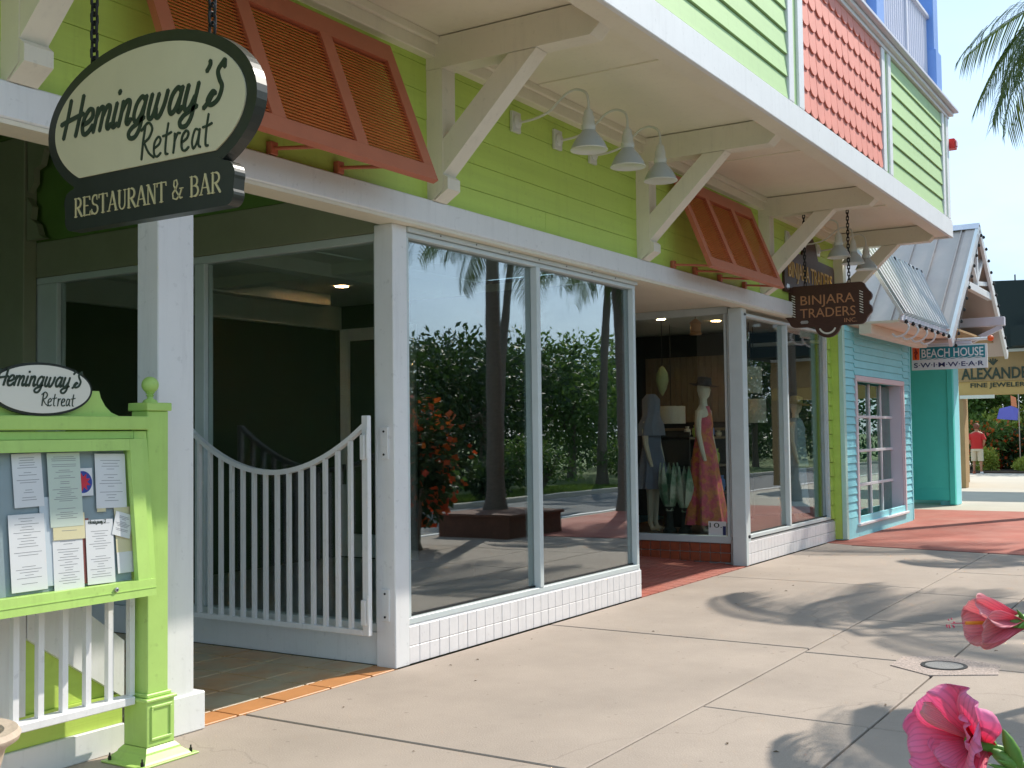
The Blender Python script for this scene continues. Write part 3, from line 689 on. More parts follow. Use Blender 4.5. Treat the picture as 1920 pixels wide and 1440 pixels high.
# ================================================================ WALL LAMPS
def lamp(x, label, z=4.135):
    t = thing('wall_lamp', (x, WY, z), label, 'wall lamp', 'gooseneck lamps on the lime wall')
    obj('wall_plate', B(x-.065, x+.065, WY-.03, WY-.002, z-.085, z+.085, b=.004), M_lampw, t)
    obj('rose', MB().lathe([(.055, 0), (.055, .012), (.03, .03), (0, .032)], (x, WY-.03, z), 20, (0,-1,0)), M_lampw, t)
    arm = smooth_pts([(x, WY-.05, z-.01), (x, WY-.2, z), (x, WY-.33, z+.035), (x, WY-.42, z+.10), (x, WY-.50, z+.155), (x, WY-.59, z+.17), (x, WY-.67, z+.13), (x, WY-.69, z+.06), (x, WY-.69, z-.01)], 6)
    obj('arm', MB().tube(arm, .0105, 8), M_lampw, t)
    yb = WY-.69; top = z-.005
    obj('socket', MB().lathe([(.012, .02), (.016, 0), (.028, -.005), (.036, -.02), (.038, -.05), (.046, -.06), (.048, -.115), (.056, -.125), (.056, -.155), (.05, -.17)], (x, yb, top), 22), M_lampw, t)
    obj('shade', MB().lathe([(.052, -.168), (.062, -.185), (.105, -.235), (.135, -.29), (.142, -.315), (.146, -.318), (.139, -.318), (.100, -.24), (.05, -.175)], (x, yb, top), 30), M_lampg, t)
    obj('shade_rim', MB().lathe([(.146, -.316), (.149, -.320), (.146, -.325), (.138, -.321)], (x, yb, top), 30), M_lampw, t)
    obj('bulb', MB().lathe([(0, -.30), (.02, -.29), (.03, -.26), (.02, -.22), (.015, -.18)], (x, yb, top), 14), M_lampw, t)
lamp(7.74, 'grey gooseneck barn lamp nearest the first large white bracket, left of three')
lamp(8.42, 'grey gooseneck barn lamp in the middle of the near row of three')
lamp(9.06, 'grey gooseneck barn lamp hanging in front of the second white bracket')
lamp(14.45, 'small far gooseneck barn lamp just right of the third bracket brace')
lamp(15.1, 'small far gooseneck barn lamp behind the hanging sign chain')
lamp(15.75, 'farthest gooseneck barn lamp, next to the corrugated roof')

# ================================================================ GATE
gt = thing('gate', (6.03, 4.96, .25), 'white metal gate with vertical bars and a scooped curved top rail', 'gate')
GX = 6.03
ya, yb = 4.965, 6.78
def gtop(y):
    u = (y-(ya+yb)/2)/((yb-ya)/2); return 1.345+.36*u*u
obj('hinge_stile', B(GX-.02, GX+.02, 4.965, 5.02, .245, 1.74, b=.004), M_white, gt)
obj('latch_stile', B(GX-.02, GX+.02, 6.74, 6.78, .245, 1.70, b=.004), M_white, gt)
obj('bottom_rail', B(GX-.02, GX+.02, 5.022, 6.738, .245, .285, b=.004), M_white, gt)
m_ = MB(); ys = np.linspace(5.015, 6.745, 26); prof = []
vs = []; fs = []
for i, y in enumerate(ys):
    z = gtop(y)
    for dx, dz_ in ((-.022,-.018),(.022,-.018),(.022,.018),(-.022,.018)): vs.append((GX+dx, y, z+dz_))
for i in range(len(ys)-1):
    for k in range(4): fs.append((i*4+k, i*4+(k+1)%4, (i+1)*4+(k+1)%4, (i+1)*4+k))
obj('top_rail', m_.add(vs, fs), M_white, gt)
n = 14
for i in range(n):
    y = 5.02+ (i+1)*(6.74-5.02)/(n+1)
    obj('bar', B(GX-.014, GX+.014, y-.014, y+.014, .285, gtop(y)-.017), M_white, gt)
for z in (1.50, .38):
    h = obj('hinge', B(GX-.05, GX-.021, 4.972, 5.012, z-.06, z+.11, b=.004), M_white, gt); obj('hinge_plate', B(GX+.155, GX+.169, 4.93, 5.0, z-.06, z+.16, b=.003), M_white, h)
    obj('hinge_knuckle', MB().lathe([(.012, 0), (.012, .19)], (GX-.035, 4.955, z-.05), 12), M_white, h)
    for dz_ in (-.03, .13): obj('bolt', MB().lathe([(.008,0),(.008,.005)], (GX+.155, 4.965, z+dz_), 8, (-1,0,0)), M_iron, h)

# ================================================================ HEMINGWAY'S HANGING SIGN
SX = 3.05; SY = 3.667; SZ = 2.905
sg = thing('hanging_sign', (SX, SY, 3.15), 'large oval cream restaurant sign with black rim hanging on chains', 'sign')
mp_ = facex(SX, SY, SZ)
def plate(name, outline, mapper, d0, d1, m, par):
    n = len(outline); vs = [mapper(a, b_, d1) for a, b_ in outline] + [mapper(a, b_, d0) for a, b_ in outline]
    fs = [tuple(range(n)), tuple(range(n, 2*n))[::-1]] + [(i, (i+1) % n, n+(i+1) % n, n+i) for i in range(n)]
    return obj(name, MB().add(vs, fs), m, par)
def ell(a, b_, n=56, cx=0, cy=0): return [(cx+a*math.cos(2*math.pi*i/n), cy+b_*math.sin(2*math.pi*i/n)) for i in range(n)]
A_, B_ = .625, .335
plate('oval_board', ell(A_, B_, 72), mp_, -.055, .0, M_black, sg)
bot = -.20
E_ = [p for p in ell(A_-.055, B_-.048, 90) if p[1] > bot]
E_ = sorted(E_, key=lambda p: math.atan2(p[1], p[0])); 
thb = math.asin(bot/(B_-.048)); xe = (A_-.055)*math.cos(thb)
out = [(xe, bot)]
out += [((A_-.055)*math.cos(t), (B_-.048)*math.sin(t)) for t in np.linspace(thb, math.pi-thb, 70)]
plate('oval_face', out, mp_, 0, .006, M_cream, sg)
lob = []
def arcs(cx, cy, r, a0, a1, n=8): return [(cx+r*math.cos(R(a0+(a1-a0)*i/n)), cy+r*math.sin(R(a0+(a1-a0)*i/n))) for i in range(n+1)]
ban = [(-.42, -.225)] + arcs(-.455, -.30, .055, 90, 200) + arcs(-.46, -.375, .045, 160, 270) + [(.46, -.42)] + arcs(.46, -.375, .045, -90, 20) + arcs(.455, -.30, .055, -20, 90) + [(.42, -.225)]
plate('banner_board', ban, mp_, -.053, .003, M_black, sg)
m_ = MB(); wd = strokes(m_, SCRIPT, "Hemingway's", SADV, 0, 0, 1, .1, lambda s,t,d:(s,t,d))
s1 = .98/(wd+.45)
m_ = MB(); strokes(m_, SCRIPT, "Hemingway's", SADV, -.515, -.02, s1*1.03, .195, facex(SX-.006, SY, SZ), .003, .33)
obj('lettering', m_, M_ink, sg)
m_ = MB(); strokes(m_, HAND, "Retreat", HADV, -.02, -.178, .078, .12, facex(SX-.006, SY, SZ), .003, .12)
obj('lettering', m_, M_ink, sg)
m_ = MB(); wd = strokes(m_, SERIF, "RESTAURANT & BAR", SEADV, 0, 0, 1, .1, lambda s,t,d:(s,t,d), shear=0, sm=False, track=.03)
s2 = .88/wd
m_ = MB(); strokes(m_, SERIF, "RESTAURANT & BAR", SEADV, -.44, -.365, s2, .12, facex(SX-.003, SY, SZ), .003, 0, sm=False, track=.03)
obj('lettering', m_, M_gold, sg)
def chain(par, x, y, z0, z1, link=.052, r=.0062, wd=.015, m=M_iron):
    n = int((z1-z0)/(link*.72)); st = (z1-z0)/n; src = [None, None]
    for i in range(n):
        zc = z0+st*(i+.5); k = i % 2
        if src[k] is None:
            pts = []
            for t in np.linspace(0, 2*math.pi, 15)[:-1]:
                a = wd*math.cos(t); c = (link/2-wd)*(1 if math.sin(t) > 0 else -1)+wd*math.sin(t)
                pts.append((x+(0 if k == 0 else a), y+(a if k == 0 else 0), zc+c))
            src[k] = obj('chain_link', MB().tube(pts, r, 6, closed=True), m, par, at=(x, y, zc)); b0 = zc
            src[k]['_z'] = zc
        else: inst(src[k], 'chain_link', par, (0, 0, zc-src[k]['_z']))
    for s_ in src:
        if s_ is not None: del s_['_z']
zc_ = lambda s: SZ+B_*math.sqrt(max(0, 1-(s/A_)**2))
chain(sg, SX+.02, SY+.345, zc_(-.345)-.01, 4.47); chain(sg, SX+.02, SY-.365, zc_(.365)-.0, 4.47)

# ================================================================ MENU STAND
ms = thing('menu_stand', (3.3, 4.6, 0), 'lime green glazed menu stand with square post and ball finial', 'menu stand')
py0 = 4.585
def stpost(x0, x1):
    p = obj('post', B(x0, x1, py0, py0+.125, .33, 1.74, b=.004), M_limestand, ms)
    obj('post_base', B(x0-.025, x1+.02, py0-.025, py0+.145, .075, .30, b=.004), M_limestand, p)
    obj('moulding', B(x0-.035, x1+.03, py0-.035, py0+.155, .296, .312, b=.004), M_limestand, p)
    obj('moulding', B(x0-.012, x1+.012, py0-.012, py0+.137, .3125, .332, b=.004), M_limestand, p)
    m_ = MB()
    a, b_, c, d = x0-.025, x1+.02, py0-.025, py0+.145
    rings = [(0, .075), (.018, .055), (.022, .045), (.05, .02), (.06, .008)]
    for (e0, z0), (e1, z1) in zip(rings[:-1], rings[1:]):
        q = [(a-e0,c-e0,z0),(b_+e0,c-e0,z0),(b_+e0,d+e0,z0),(a-e0,d+e0,z0),(a-e1,c-e1,z1),(b_+e1,c-e1,z1),(b_+e1,d+e1,z1),(a-e1,d+e1,z1)]
        m_.add(q, [(0,1,5,4),(1,2,6,5),(2,3,7,6),(3,0,4,7)])
    obj('flared_foot', m_, M_limestand, p)
    obj('floor_plate', B(x0-.12, x1+.115, py0-.10, py0+.2, .001, .010, b=.002), M_limestand, p)
    for xx, yy in ((x0-.09, py0-.07), (x1+.085, py0-.07), (x1+.085, py0+.17), (x0-.09, py0+.17)):
        obj('anchor_bolt', MB().lathe([(.008, 0), (.008, .02), (.004, .021), (.004, .035)], (xx, yy, .01), 8), M_iron, p)
    f = [(x0-.005, x1, .113, .125), (x0-.005, x1, .255, .267)]
    obj('panel_frame', MB().box(x0-.0, x1-.0, py0-.032, py0-.024, .105, .118, b=.002).box(x0, x1, py0-.032, py0-.024, .262, .275, b=.002).box(x0, x0+.013, py0-.0315, py0-.024, .1185, .2615, b=.002).box(x1-.013, x1, py0-.0315, py0-.024, .1185, .2615, b=.002), M_limestand, p)
    obj('cap', B(x0-.013, x1+.013, py0-.013, py0+.138, 1.741, 1.782, b=.004), M_limestand, p)
    obj('ball_finial', MB().lathe([(.04, 0), (.032, .014), (.016, .022), (.014, .032), (.022, .038), (.015, .044), (.024, .052)] + [(.043*math.cos(R(t)), .092+.043*math.sin(R(t))) for t in range(-60, 91, 15)], ((x0+x1)/2, py0+.062, 1.782), 24), M_limestand, p)
    return p
stpost(3.835, 3.965); stpost(2.30, 2.43)
yf = 4.62
obj('top_rail', B(2.43, 3.834, yf-.05, yf+.1, 1.645, 1.712, b=.005), M_limestand, ms)
cr_ = [(2.55, 1.713)] + [(2.55+.09-.09*math.cos(R(t)), 1.713+.118*math.sin(R(t))) for t in (30, 60, 88)][:0] + [(2.62, 1.722), (2.66, 1.75), (2.69, 1.79), (2.70, 1.832), (3.555, 1.832), (3.565, 1.80), (3.59, 1.76), (3.625, 1.73), (3.67, 1.713)]
obj('crest', MB().prism(cr_, 'y', yf-.02, yf+.03), M_limestand, ms)
obj('inner_frame', MB().box(3.752, 3.832, yf-.03, yf+.06, .905, 1.64, b=.003).box(2.45, 3.75, yf-.03, yf+.06, 1.60, 1.64, b=.003), M_limestand, ms)
# tilted glazed case: frame leans out at the bottom
def case_pt(x, z): return (x, yf-.035-(1.58-z)*.10, z)
def cbar(name, x0, x1, z0, z1, t0, t1, m, par):
    q = []
    for t in (t0, t1):
        for (x, z) in ((x0, z0), (x1, z0), (x1, z1), (x0, z1)):
            p = case_pt(x, z); q.append((p[0], p[1]-t, p[2]))
    return obj(name, MB().add(q, [(0,1,2,3),(4,7,6,5),(0,4,5,1),(1,5,6,2),(2,6,7,3),(3,7,4,0)]), m, par)
cf = cbar('case_frame', 3.70, 3.775, .84, 1.60, 0, .03, M_limestand, ms)
cbar('case_bottom', 2.45, 3.80, .835, .915, -.03, .035, M_limestand, cf)
cbar('case_bottom_lip', 2.45, 3.80, .872, .876, .034, .038, M_limestand, cf)
cbar('case_top', 2.45, 3.699, 1.545, 1.60, 0, .03, M_limestand, cf)
cbar('case_side_fill', 3.776, 3.83, .90, 1.60, -.03, .0, M_limestand, cf)
obj('case_lock', MB().lathe([(.011, 0), (.011, .01), (.006, .012), (.006, .002)], (3.56, yf-.035-(.70)*.10-.035, .888), 14, (0,-1,0)), M_steel, cf)
cbar('backing', 2.45, 3.699, .916, 1.544, -.03, -.02, M_paperblue, cf)
cbar('glass', 2.45, 3.699, .916, 1.544, .004, .008, M_glasscase, cf)
# oval plaque on the crest
pq = obj('oval_plaque', MB().add([], []), M_black, ms)
plate('plaque_rim', ell(.268, .122, 56), facey(yf-.05, 3.225, 1.832), -.02, .0, M_black, ms)
plate('plaque_face', ell(.255, .110, 56), facey(yf-.05, 3.225, 1.832), 0, .004, M_cream2, ms)
bpy.data.objects.remove(pq)
m_ = MB(); strokes(m_, SCRIPT, "Hemingway's", SADV, -.238, .012, s1*.468, .21, facey(yf-.054, 3.225, 1.832), .002, .33); obj('lettering', m_, M_ink, ms)
m_ = MB(); strokes(m_, HAND, "Retreat", HADV, -.01, -.076, .034, .13, facey(yf-.054, 3.225, 1.832), .002, .12); obj('lettering', m_, M_ink, ms)
# papers in the case
def paper(cx, cz, w_, h_, rot, label, m=M_paper, lines=14, lay=0, seed=0, head=None):
    y = yf-.035-(1.58-cz)*.10+.012-lay*.0012
    t = obj('menu_page', MB(), m)
    bpy.data.objects.remove(t)
    c_, s_ = math.cos(R(rot)), math.sin(R(rot))
    def mpp(s, u, d):
        a = s*c_-u*s_; b_ = s*s_+u*c_
        return (cx+a, yf-.035-(1.58-(cz+b_))*.10+.012-lay*.0015-d, cz+b_)
    th = thing('menu_page', mpp(0,0,0), label, 'menu page')
    plate('sheet', [(-w_/2,-h_/2),(w_/2,-h_/2),(w_/2,h_/2),(-w_/2,h_/2)], mpp, 0, .0008, m, th)
    r = random.Random(seed); mm = MB(); n = lines
    for i in range(n):
        if r.random() < .18: continue
        u = h_/2-.02-(h_-.04)*i/n; L_ = w_*r.uniform(.2, .78)
        vs = [mpp(-L_/2, u, .0012), mpp(L_/2, u, .0012), mpp(L_/2, u+.0022, .0012), mpp(-L_/2, u+.0022, .0012)]
        mm.add(vs, [(0,1,2,3)])
    if n: obj('print', mm, M_text, th)
    if head:
        mm = MB(); strokes(mm, SCRIPT, head, SADV, -.052*w_/.13, h_/2-.018, .0085*w_/.13, .2, mpp, .0013, .33); obj('heading', mm, M_ink, th)
    return mpp, th
paper(3.605, 1.40, .175, .26, -1.5, 'white typed menu page at upper right inside the glazed case', lines=16, lay=2, seed=1)
paper(3.52, 1.07, .155, .30, -1, 'white menu page with a heading, low in the case left of the tilted card', lines=22, lay=3, seed=2, head="Hemingway's")
paper(3.655, 1.185, .105, .115, -17, 'small white card tilted over beside the right edge of the menu case', lines=11, lay=5, seed=3)
paper(3.345, 1.06, .16, .30, -1, 'white menu page hanging below the yellow folded list in the case', lines=22, lay=2, seed=4)
paper(3.345, 1.37, .175, .34, 0, 'long pale green two column list at the upper left of the menu case', mat('pale_green_paper', (.56, .64, .55), .7), lines=34, lay=6, seed=5)
paper(3.355, 1.20, .17, .12, -1, 'pale yellow folded slip sticking out under the two column list', M_yellow, lines=4, lay=5, seed=6)
paper(3.545, 1.39, .05, .27, -1, 'narrow menu strip with yellow, pink and white blocks in the case', M_yellow, lines=0, lay=1, seed=7)
paper(3.675, 1.005, .12, .10, 0, 'plain white sheet in the bottom right corner of the menu case', M_paper, lines=0, lay=1, seed=9)
paper(3.665, 1.16, .10, .22, 0, 'yellow backing sheet behind the small tilted card', M_yellow, lines=0, lay=0, seed=9)
paper(3.14, 1.10, .18, .34, 0, 'white menu page cut by the left edge of the photo', M_paper, lines=24, lay=2, seed=10)
paper(3.16, 1.42, .15, .24, 1, 'white typed page at the top left of the menu case', M_paper, lines=18, lay=1, seed=11)
paper(3.245, 1.14, .07, .40, 0, 'narrow pale blue strip between the menu pages', mat('pale_blue_paper', (.55, .62, .66), .7), lines=0, lay=0, seed=12)
paper(3.44, 1.08, .05, .30, -1, 'narrow dark red strip between two white menu pages', mat('dark_red_paper', (.22, .06, .05), .7), lines=0, lay=0, seed=13)
mpp, th = paper(3.435, 1.40, .13, .13, 0, 'white card with a red and blue round emblem behind the long list', M_paper, lines=0, lay=3, seed=8)
plate('emblem_ring', ell(.052, .052, 30, .01, 0), mpp, .0009, .0012, mat('emblem_blue', (.03,.06,.3), .6), th)
plate('emblem', [(.01+.045*(1 if i % 2 else .55)*math.cos(i*math.pi/9), .045*(1 if i % 2 else .55)*math.sin(i*math.pi/9)) for i in range(18)], mpp, .0012, .0016, mat('emblem_red', (.6,.03,.05), .6), th)
# white railing behind the stand
rl = thing('porch_railing', (3.2, 4.67, .29), 'low white picket railing between the menu stand posts', 'railing')
obj('bottom_rail', B(2.44, 3.80, 4.63, 4.71, .285, .325, b=.004), M_white, rl)
obj('top_rail', B(2.44, 3.83, 4.67, 4.71, .89, .94, b=.004), M_white, rl)
b0 = obj('picket', B(3.785, 3.815, 4.655, 4.685, .325, .889), M_white, rl, at=(3.8, 4.67, .325))
for i in range(1, 11): inst(b0, 'picket', rl, (-.128*i+.0, 0, 0))
# stone urn at the lower left
ur = thing('stone_urn', (2.56, 4.20, 0), 'pale cast stone urn rim at the lower left corner', 'urn')
obj('bowl', MB().lathe([(.16, 0), (.16, .06), (.08, .09), (.07, .16), (.15, .24), (.19, .34), (.205, .40), (.215, .415), (.255, .44), (.262, .46), (.25, .48), (.2, .475), (.17, .42), (0, .40)], (2.56, 4.20, 0), 40), M_stone, ur)

# ================================================================ TURQUOISE BEACH SHOP
bh = thing('beach_shop_building', (20, 4.75, 0), 'turquoise clapboard shop building with white gabled metal porch roof', 'building')
TY = 4.745
obj('wall_core', MB().box(16.54, 17.21, TY+.03, 4.89, 0, 3.16).box(20.08, 20.62, TY+.03, 4.89, 0, 3.16).box(17.21, 20.08, TY+.03, 4.89, 2.35, 3.16).box(17.21, 20.08, TY+.03, 4.89, 0, .19), M_teal, bh)['kind'] = 'stuff'
obj('skirt_board', B(16.62, 20.6, TY-.012, TY+.03, .0, .30, b=.004), M_teal, bh)
def lap(x0, x1, z0, z1, m=M_teal, h=.115):
    z = z0
    while z < z1-.02:
        zz = min(z+h, z1); m_ = MB(); m_.prism([(TY+.03, z), (TY-.016, z+.003), (TY+.006, zz-.002), (TY+.03, zz-.002)], 'x', x0, x1); obj('clapboard', m_, m, bh); z += h
lap(16.62, 17.14, .305, 3.14); lap(20.15, 20.6, .305, 3.14); lap(17.145, 20.145, 2.43, 3.14)
obj('corner_board', B(16.5, 16.615, TY-.025, TY+.04, 0.02, 3.16, b=.004), mat('pale_turquoise_trim', (.50, .76, .66), .5), bh); obj('corner_return', B(16.512, 16.6, TY+.041, TY+.165, 0.02, 3.16), M_lime, bh)
obj('corner_board', B(20.602, 20.66, TY-.02, TY+.16, .02, 3.16, b=.004), M_teal, bh)
fr = obj('window', B(17.145, 20.145, TY-.03, TY+.02, 2.345, 2.425, b=.004), mat('pink_white_trim', (.74, .62, .64), .5), bh)
MP = MATS['pink_white_trim']
obj('side_casing', B(17.145, 17.215, TY-.028, TY+.02, .21, 2.343, b=.004), MP, fr); obj('side_casing', B(20.075, 20.145, TY-.028, TY+.02, .21, 2.343, b=.004), MP, fr)
obj('reveal', B(20.04, 20.074, TY+.021, TY+.27, .2, 2.35), M_lav, fr); obj('reveal', B(17.215, 17.24, TY+.021, TY+.27, .2, 2.35), M_lav, fr)
obj('sill', B(17.1, 20.16, TY-.06, TY+.27, .165, .205, b=.006), M_signwhite, fr)
GY = TY+.20
for i in range(1, 4):
    x = 17.24+2.8*i/4; obj('muntin', B(x-.022, x+.022, GY-.03, GY, .206, 2.34, b=.003), M_signwhite, fr)
for i in range(1, 4):
    z = .206+2.134*i/4; obj('muntin', B(17.242, 20.038, GY-.034, GY-.002, z-.022, z+.022, b=.003), M_signwhite, fr)
for i in range(4):
    for j in range(4):
        x = 17.24+.7*i; z = .206+.5335*j; obj('pane', B(x+.02, x+.68, GY+.001, GY+.007, z+.02, z+.515), M_glassbh, fr)
obj('inner_wall', B(16.9, 20.6, 7.2, 7.3, 0, 3.2), mat('green_interior_wall', (.10, .30, .22), .8), bh)  # plain green-teal colour for the wall behind the window
obj('inner_floor', B(16.7, 20.6, 4.96, 7.2, 0, .15), M_conc2, bh)
obj('inner_ceiling', B(16.7, 20.6, 4.90, 7.3, 2.9, 2.95), M_white, bh)
for i, x in enumerate((17.5, 18.4, 19.3)):
    obj('hanging_towel', B(x, x+.4, 5.6+.1*i, 5.63+.1*i, .7, 1.6, b=.01), mat('towel_%s' % ('blue', 'white', 'aqua')[i], ((.08, .25, .6), (.6, .65, .7), (.1, .5, .55))[i], .9), bh)
# porch recess
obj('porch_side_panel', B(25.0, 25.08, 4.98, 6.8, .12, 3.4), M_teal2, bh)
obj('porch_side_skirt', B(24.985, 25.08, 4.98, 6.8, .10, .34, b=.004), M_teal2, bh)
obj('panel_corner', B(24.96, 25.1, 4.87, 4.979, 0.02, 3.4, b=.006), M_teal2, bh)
obj('corner_trim', B(25.102, 25.6, 4.87, 5.2, 0, 3.4, b=.006), M_teal, bh)
obj('corner_trim', B(25.602, 25.68, 4.88, 6.0, 0, 3.4, b=.006), M_signwhite, bh)
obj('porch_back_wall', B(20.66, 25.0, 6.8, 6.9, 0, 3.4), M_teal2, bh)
obj('porch_end_wall', B(20.6, 20.655, 4.91, 6.8, 0, 3.4), M_teal, bh)
obj('rear_block', B(16.7, 25.68, 6.95, 11, 0, 3.4), M_teal, bh)
obj('porch_ceiling', B(20.5, 26.0, 4.2, 6.8, 3.42, 3.46), M_tan, bh)
# eaves board over the window wall
obj('eaves_soffit', B(16.95, 20.6, 4.02, 4.9, 3.165, 3.20), M_soffit, bh)
obj('eaves_beam', B(16.95, 20.6, 4.42, 4.6, 3.02, 3.163, b=.005), M_soffit, bh)
obj('eaves_fascia', B(16.98, 20.08, 3.985, 4.018, 3.19, 3.28, b=.004), M_lav, bh)
# corrugated steep roof
y0, z0_, y1, z1_ = 3.99, 3.275, 4.62, 4.41
vs = []; fs = []; n = 150
for i in range(n+1):
    u = i/n; xx0 = 17.0+3.06*u; off = .075 if (i % 10) in (0, 1, 2, 3) else 0; xx1 = 17.0+3.85*u
    vs += [(xx0, y0-off*.87, z0_+off*.5), (xx1, y1-off*.87, z1_+off*.5)]
for i in range(n): fs.append((2*i, 2*i+2, 2*i+3, 2*i+1))
obj('corrugated_roof', MB().add(vs, fs), M_corr, bh, smooth=True)
def bar3(a, b_, w_, h_):
    a, b_ = Vector(a), Vector(b_); d = (b_-a).normalized(); s_ = d.cross(Vector((0,0,1))).normalized() if abs(d.z) < .95 else Vector((1,0,0)); t = s_.cross(d)
    q = [p + s_*(i*w_/2) + t*(j*h_/2) for p in (a, b_) for i, j in ((-1,-1),(1,-1),(1,1),(-1,1))]
    return MB().add(q, [(0,3,2,1),(4,5,6,7),(0,1,5,4),(1,2,6,5),(2,3,7,6),(3,0,4,7)])
obj('rake_trim', bar3((20.10, 3.97, 3.27), (20.92, 4.62, 4.43), .07, .05), M_signwhite, bh)
obj('rake_trim', bar3((16.97, 3.97, 3.27), (16.97, 4.62, 4.43), .05, .05), M_signwhite, bh)
obj('ridge_cap', B(16.95, 20.95, 4.60, 4.72, 4.40, 4.47, b=.01), M_signwhite, bh)
obj('upper_gutter', B(16.95, 22.0, 4.73, 4.85, 4.38, 4.50), M_lav, bh)
# gabled standing seam roof
AX, AZ, LX, LZ, RX, RZ = 23.4, 5.53, 20.45, 3.13, 26.3, 3.2
for (ex_, ez_) in ((LX, LZ), (RX, RZ)):
    m_ = MB(); m_.add([(AX,4.0,AZ),(ex_,4.0,ez_),(ex_,11,ez_),(AX,11,AZ),(AX,4.0,AZ-.05),(ex_,4.0,ez_-.05),(ex_,11,ez_-.05),(AX,11,AZ-.05)],
        [(0,1,2,3),(4,7,6,5),(0,4,5,1),(1,5,6,2),(2,6,7,3),(3,7,4,0)]); obj('metal_roof', m_, M_roof, bh)
    nx, nz = (-(AZ-ez_), -(AX-ex_)) ; l_ = math.hypot(nx, nz); sgn = 1 if ex_ < AX else -1
    nx, nz = sgn*nx/l_, abs(nz/l_)
    for k in range(14):
        y = 4.28+k*.42
        a = Vector((AX+nx*.02*sgn*0, y, AZ+.02)); b_ = Vector((ex_, y, ez_+.02))
        obj('standing_seam', bar3(a, b_, .022, .045), M_roof, bh)
    obj('rake_board', bar3((AX, 4.0, AZ-.05), (ex_, 4.0, ez_-.05), .06, .17), M_signwhite, bh)
    obj('rake_flashing', bar3((AX, 4.1, AZ+.02), (ex_, 4.1, ez_+.02), .22, .02), M_roof, bh)
obj('ridge_cap', MB().prism([(AX-.16, AZ-.06), (AX, AZ+.07), (AX+.16, AZ-.06), (AX, AZ+.03)], 'y', 3.97, 11), M_lav, bh)
obj('collar_beam', B(22.0, 24.85, 4.02, 4.12, 4.22, 4.36, b=.005), M_signwhite, bh)
obj('king_post', B(23.35, 23.47, 4.03, 4.11, 4.362, 5.38, b=.005), M_signwhite, bh)
obj('truss_strut', bar3((23.4, 4.07, 4.45), (22.75, 4.07, 4.95), .07, .08), M_signwhite, bh)
obj('truss_strut', bar3((23.4, 4.07, 4.45), (24.05, 4.07, 4.95), .07, .08), M_signwhite, bh)
obj('truss_strut', bar3((23.4, 4.075, 4.42), (24.5, 4.075, 4.52), .07, .08), M_signwhite, bh)
m_ = MB(); m_.prism([(20.8, 3.47), (26.0, 3.47), (AX, AZ-.12)], 'y', 4.9, 4.98); obj('gable_wall', m_, M_tan, bh)
obj('porch_lintel', B(20.66, 25.7, 4.80, 5.0, 3.2, 3.42, b=.006), M_signwhite, bh)
obj('outrigger', B(24.42, 24.58, 3.74, 4.79, 3.66, 3.84, b=.01), M_lav, bh)
obj('outrigger_brace', bar3((24.5, 3.80, 3.64), (24.5, 4.55, 3.30), .10, .09), M_lav, bh)
obj('porch_post', B(24.4, 24.6, 4.6, 4.8, 3.1, 3.84, b=.01), M_signwhite, bh)
for i, x in enumerate((17.3, 17.9, 18.5, 19.1)):
    p_ = smooth_pts([(x, 4.02, 3.22), (x-.0, 3.96, 3.12), (x+.02, 4.02, 3.02), (x-.0, 4.14, 2.98), (x, 4.2, 3.03)], 5)
    obj('gutter_hook', MB().tube(p_, .016, 6), M_signwhite, bh)
# bulbs
sl_ = thing('string_lights', (21, 4, 3.3), 'string of small dark light bulbs along the white gable and eaves', 'string lights')
bb = None
def bulbs(a, b_, n):
    global bb
    for i in range(n):
        p = Vector(a).lerp(Vector(b_), i/(n-1))
        if bb is None:
            bb = obj('bulb', MB().lathe([(0, -.035), (.025, -.02), (.028, 0), (.015, .03), (0, .035)], p, 8), M_iron, sl_, at=p); bb['_p'] = tuple(p)
        else: inst(bb, 'bulb', sl_, p-Vector(bb['_p']))
bulbs((AX-.1, 3.93, AZ-.2), (LX+.1, 3.93, LZ-.1), 11); bulbs((AX+.15, 3.93, AZ-.2), (RX-.3, 3.93, RZ+.1), 11)
bulbs((17.1, 3.95, 3.18), (20.1, 3.95, 3.16), 8); bulbs((19.0, 4.55, 4.40), (20.9, 4.55, 4.40), 7)
obj('cable', MB().tube([(AX-.1, 3.94, AZ-.17), (LX+.1, 3.94, LZ-.07)], .006, 5), M_iron, sl_); obj('cable', MB().tube([(17.05, 3.96, 3.2), (20.2, 3.96, 3.2)], .006, 5), M_iron, sl_)
del bb['_p']
# swimwear sign
bs = thing('projecting_sign', (21.5, 4.26, 2.7), 'teal and white swimwear sign projecting over the turquoise shop porch', 'sign')
SXX = 21.5; f_ = facex(SXX, 4.25, 0)
def rect(a, b_, c, d): return [(a, c), (b_, c), (b_, d), (a, d)]
plate('sign_board', rect(-.64, .66, 2.68, 3.115), f_, -.05, 0, M_signwhite, bs)
plate('teal_field', rect(-.49, .625, 2.865, 3.09), f_, 0, .004, M_signteal, bs)
plate('orange_field', rect(-.62, -.50, 2.865, 3.09), f_, 0, .004, M_orange, bs)
m_ = MB(); ribbon(m_, [(-.56, 2.89), (-.57, 2.95), (-.55, 3.0), (-.57, 3.06)], .03, f_, .006); ribbon(m_, [(-.59, 2.99), (-.56, 3.02), (-.53, 2.99)], .02, f_, .0065); obj('palm_mark', m_, mat('sign_dark_red', (.3, .02, .01), .5), bs)
def fitted(name, s_, w_, h_, x0, zb, xplane, yc, m, par, depth=.004, bold=0., shear=0., space=1.):
    mb, wid = fonttext(s_, h_/.72, lambda s,t,d:(s,t,d), 0, bold*h_, shear, space)
    sx = w_/wid; mpf = facex(xplane, yc, 0)
    mb2, _ = fonttext(s_, h_/.72, lambda s,t,d: mpf(x0+s, zb+t, d), depth, bold*h_, shear, space, sx)
    return obj(name, mb2, m, par)
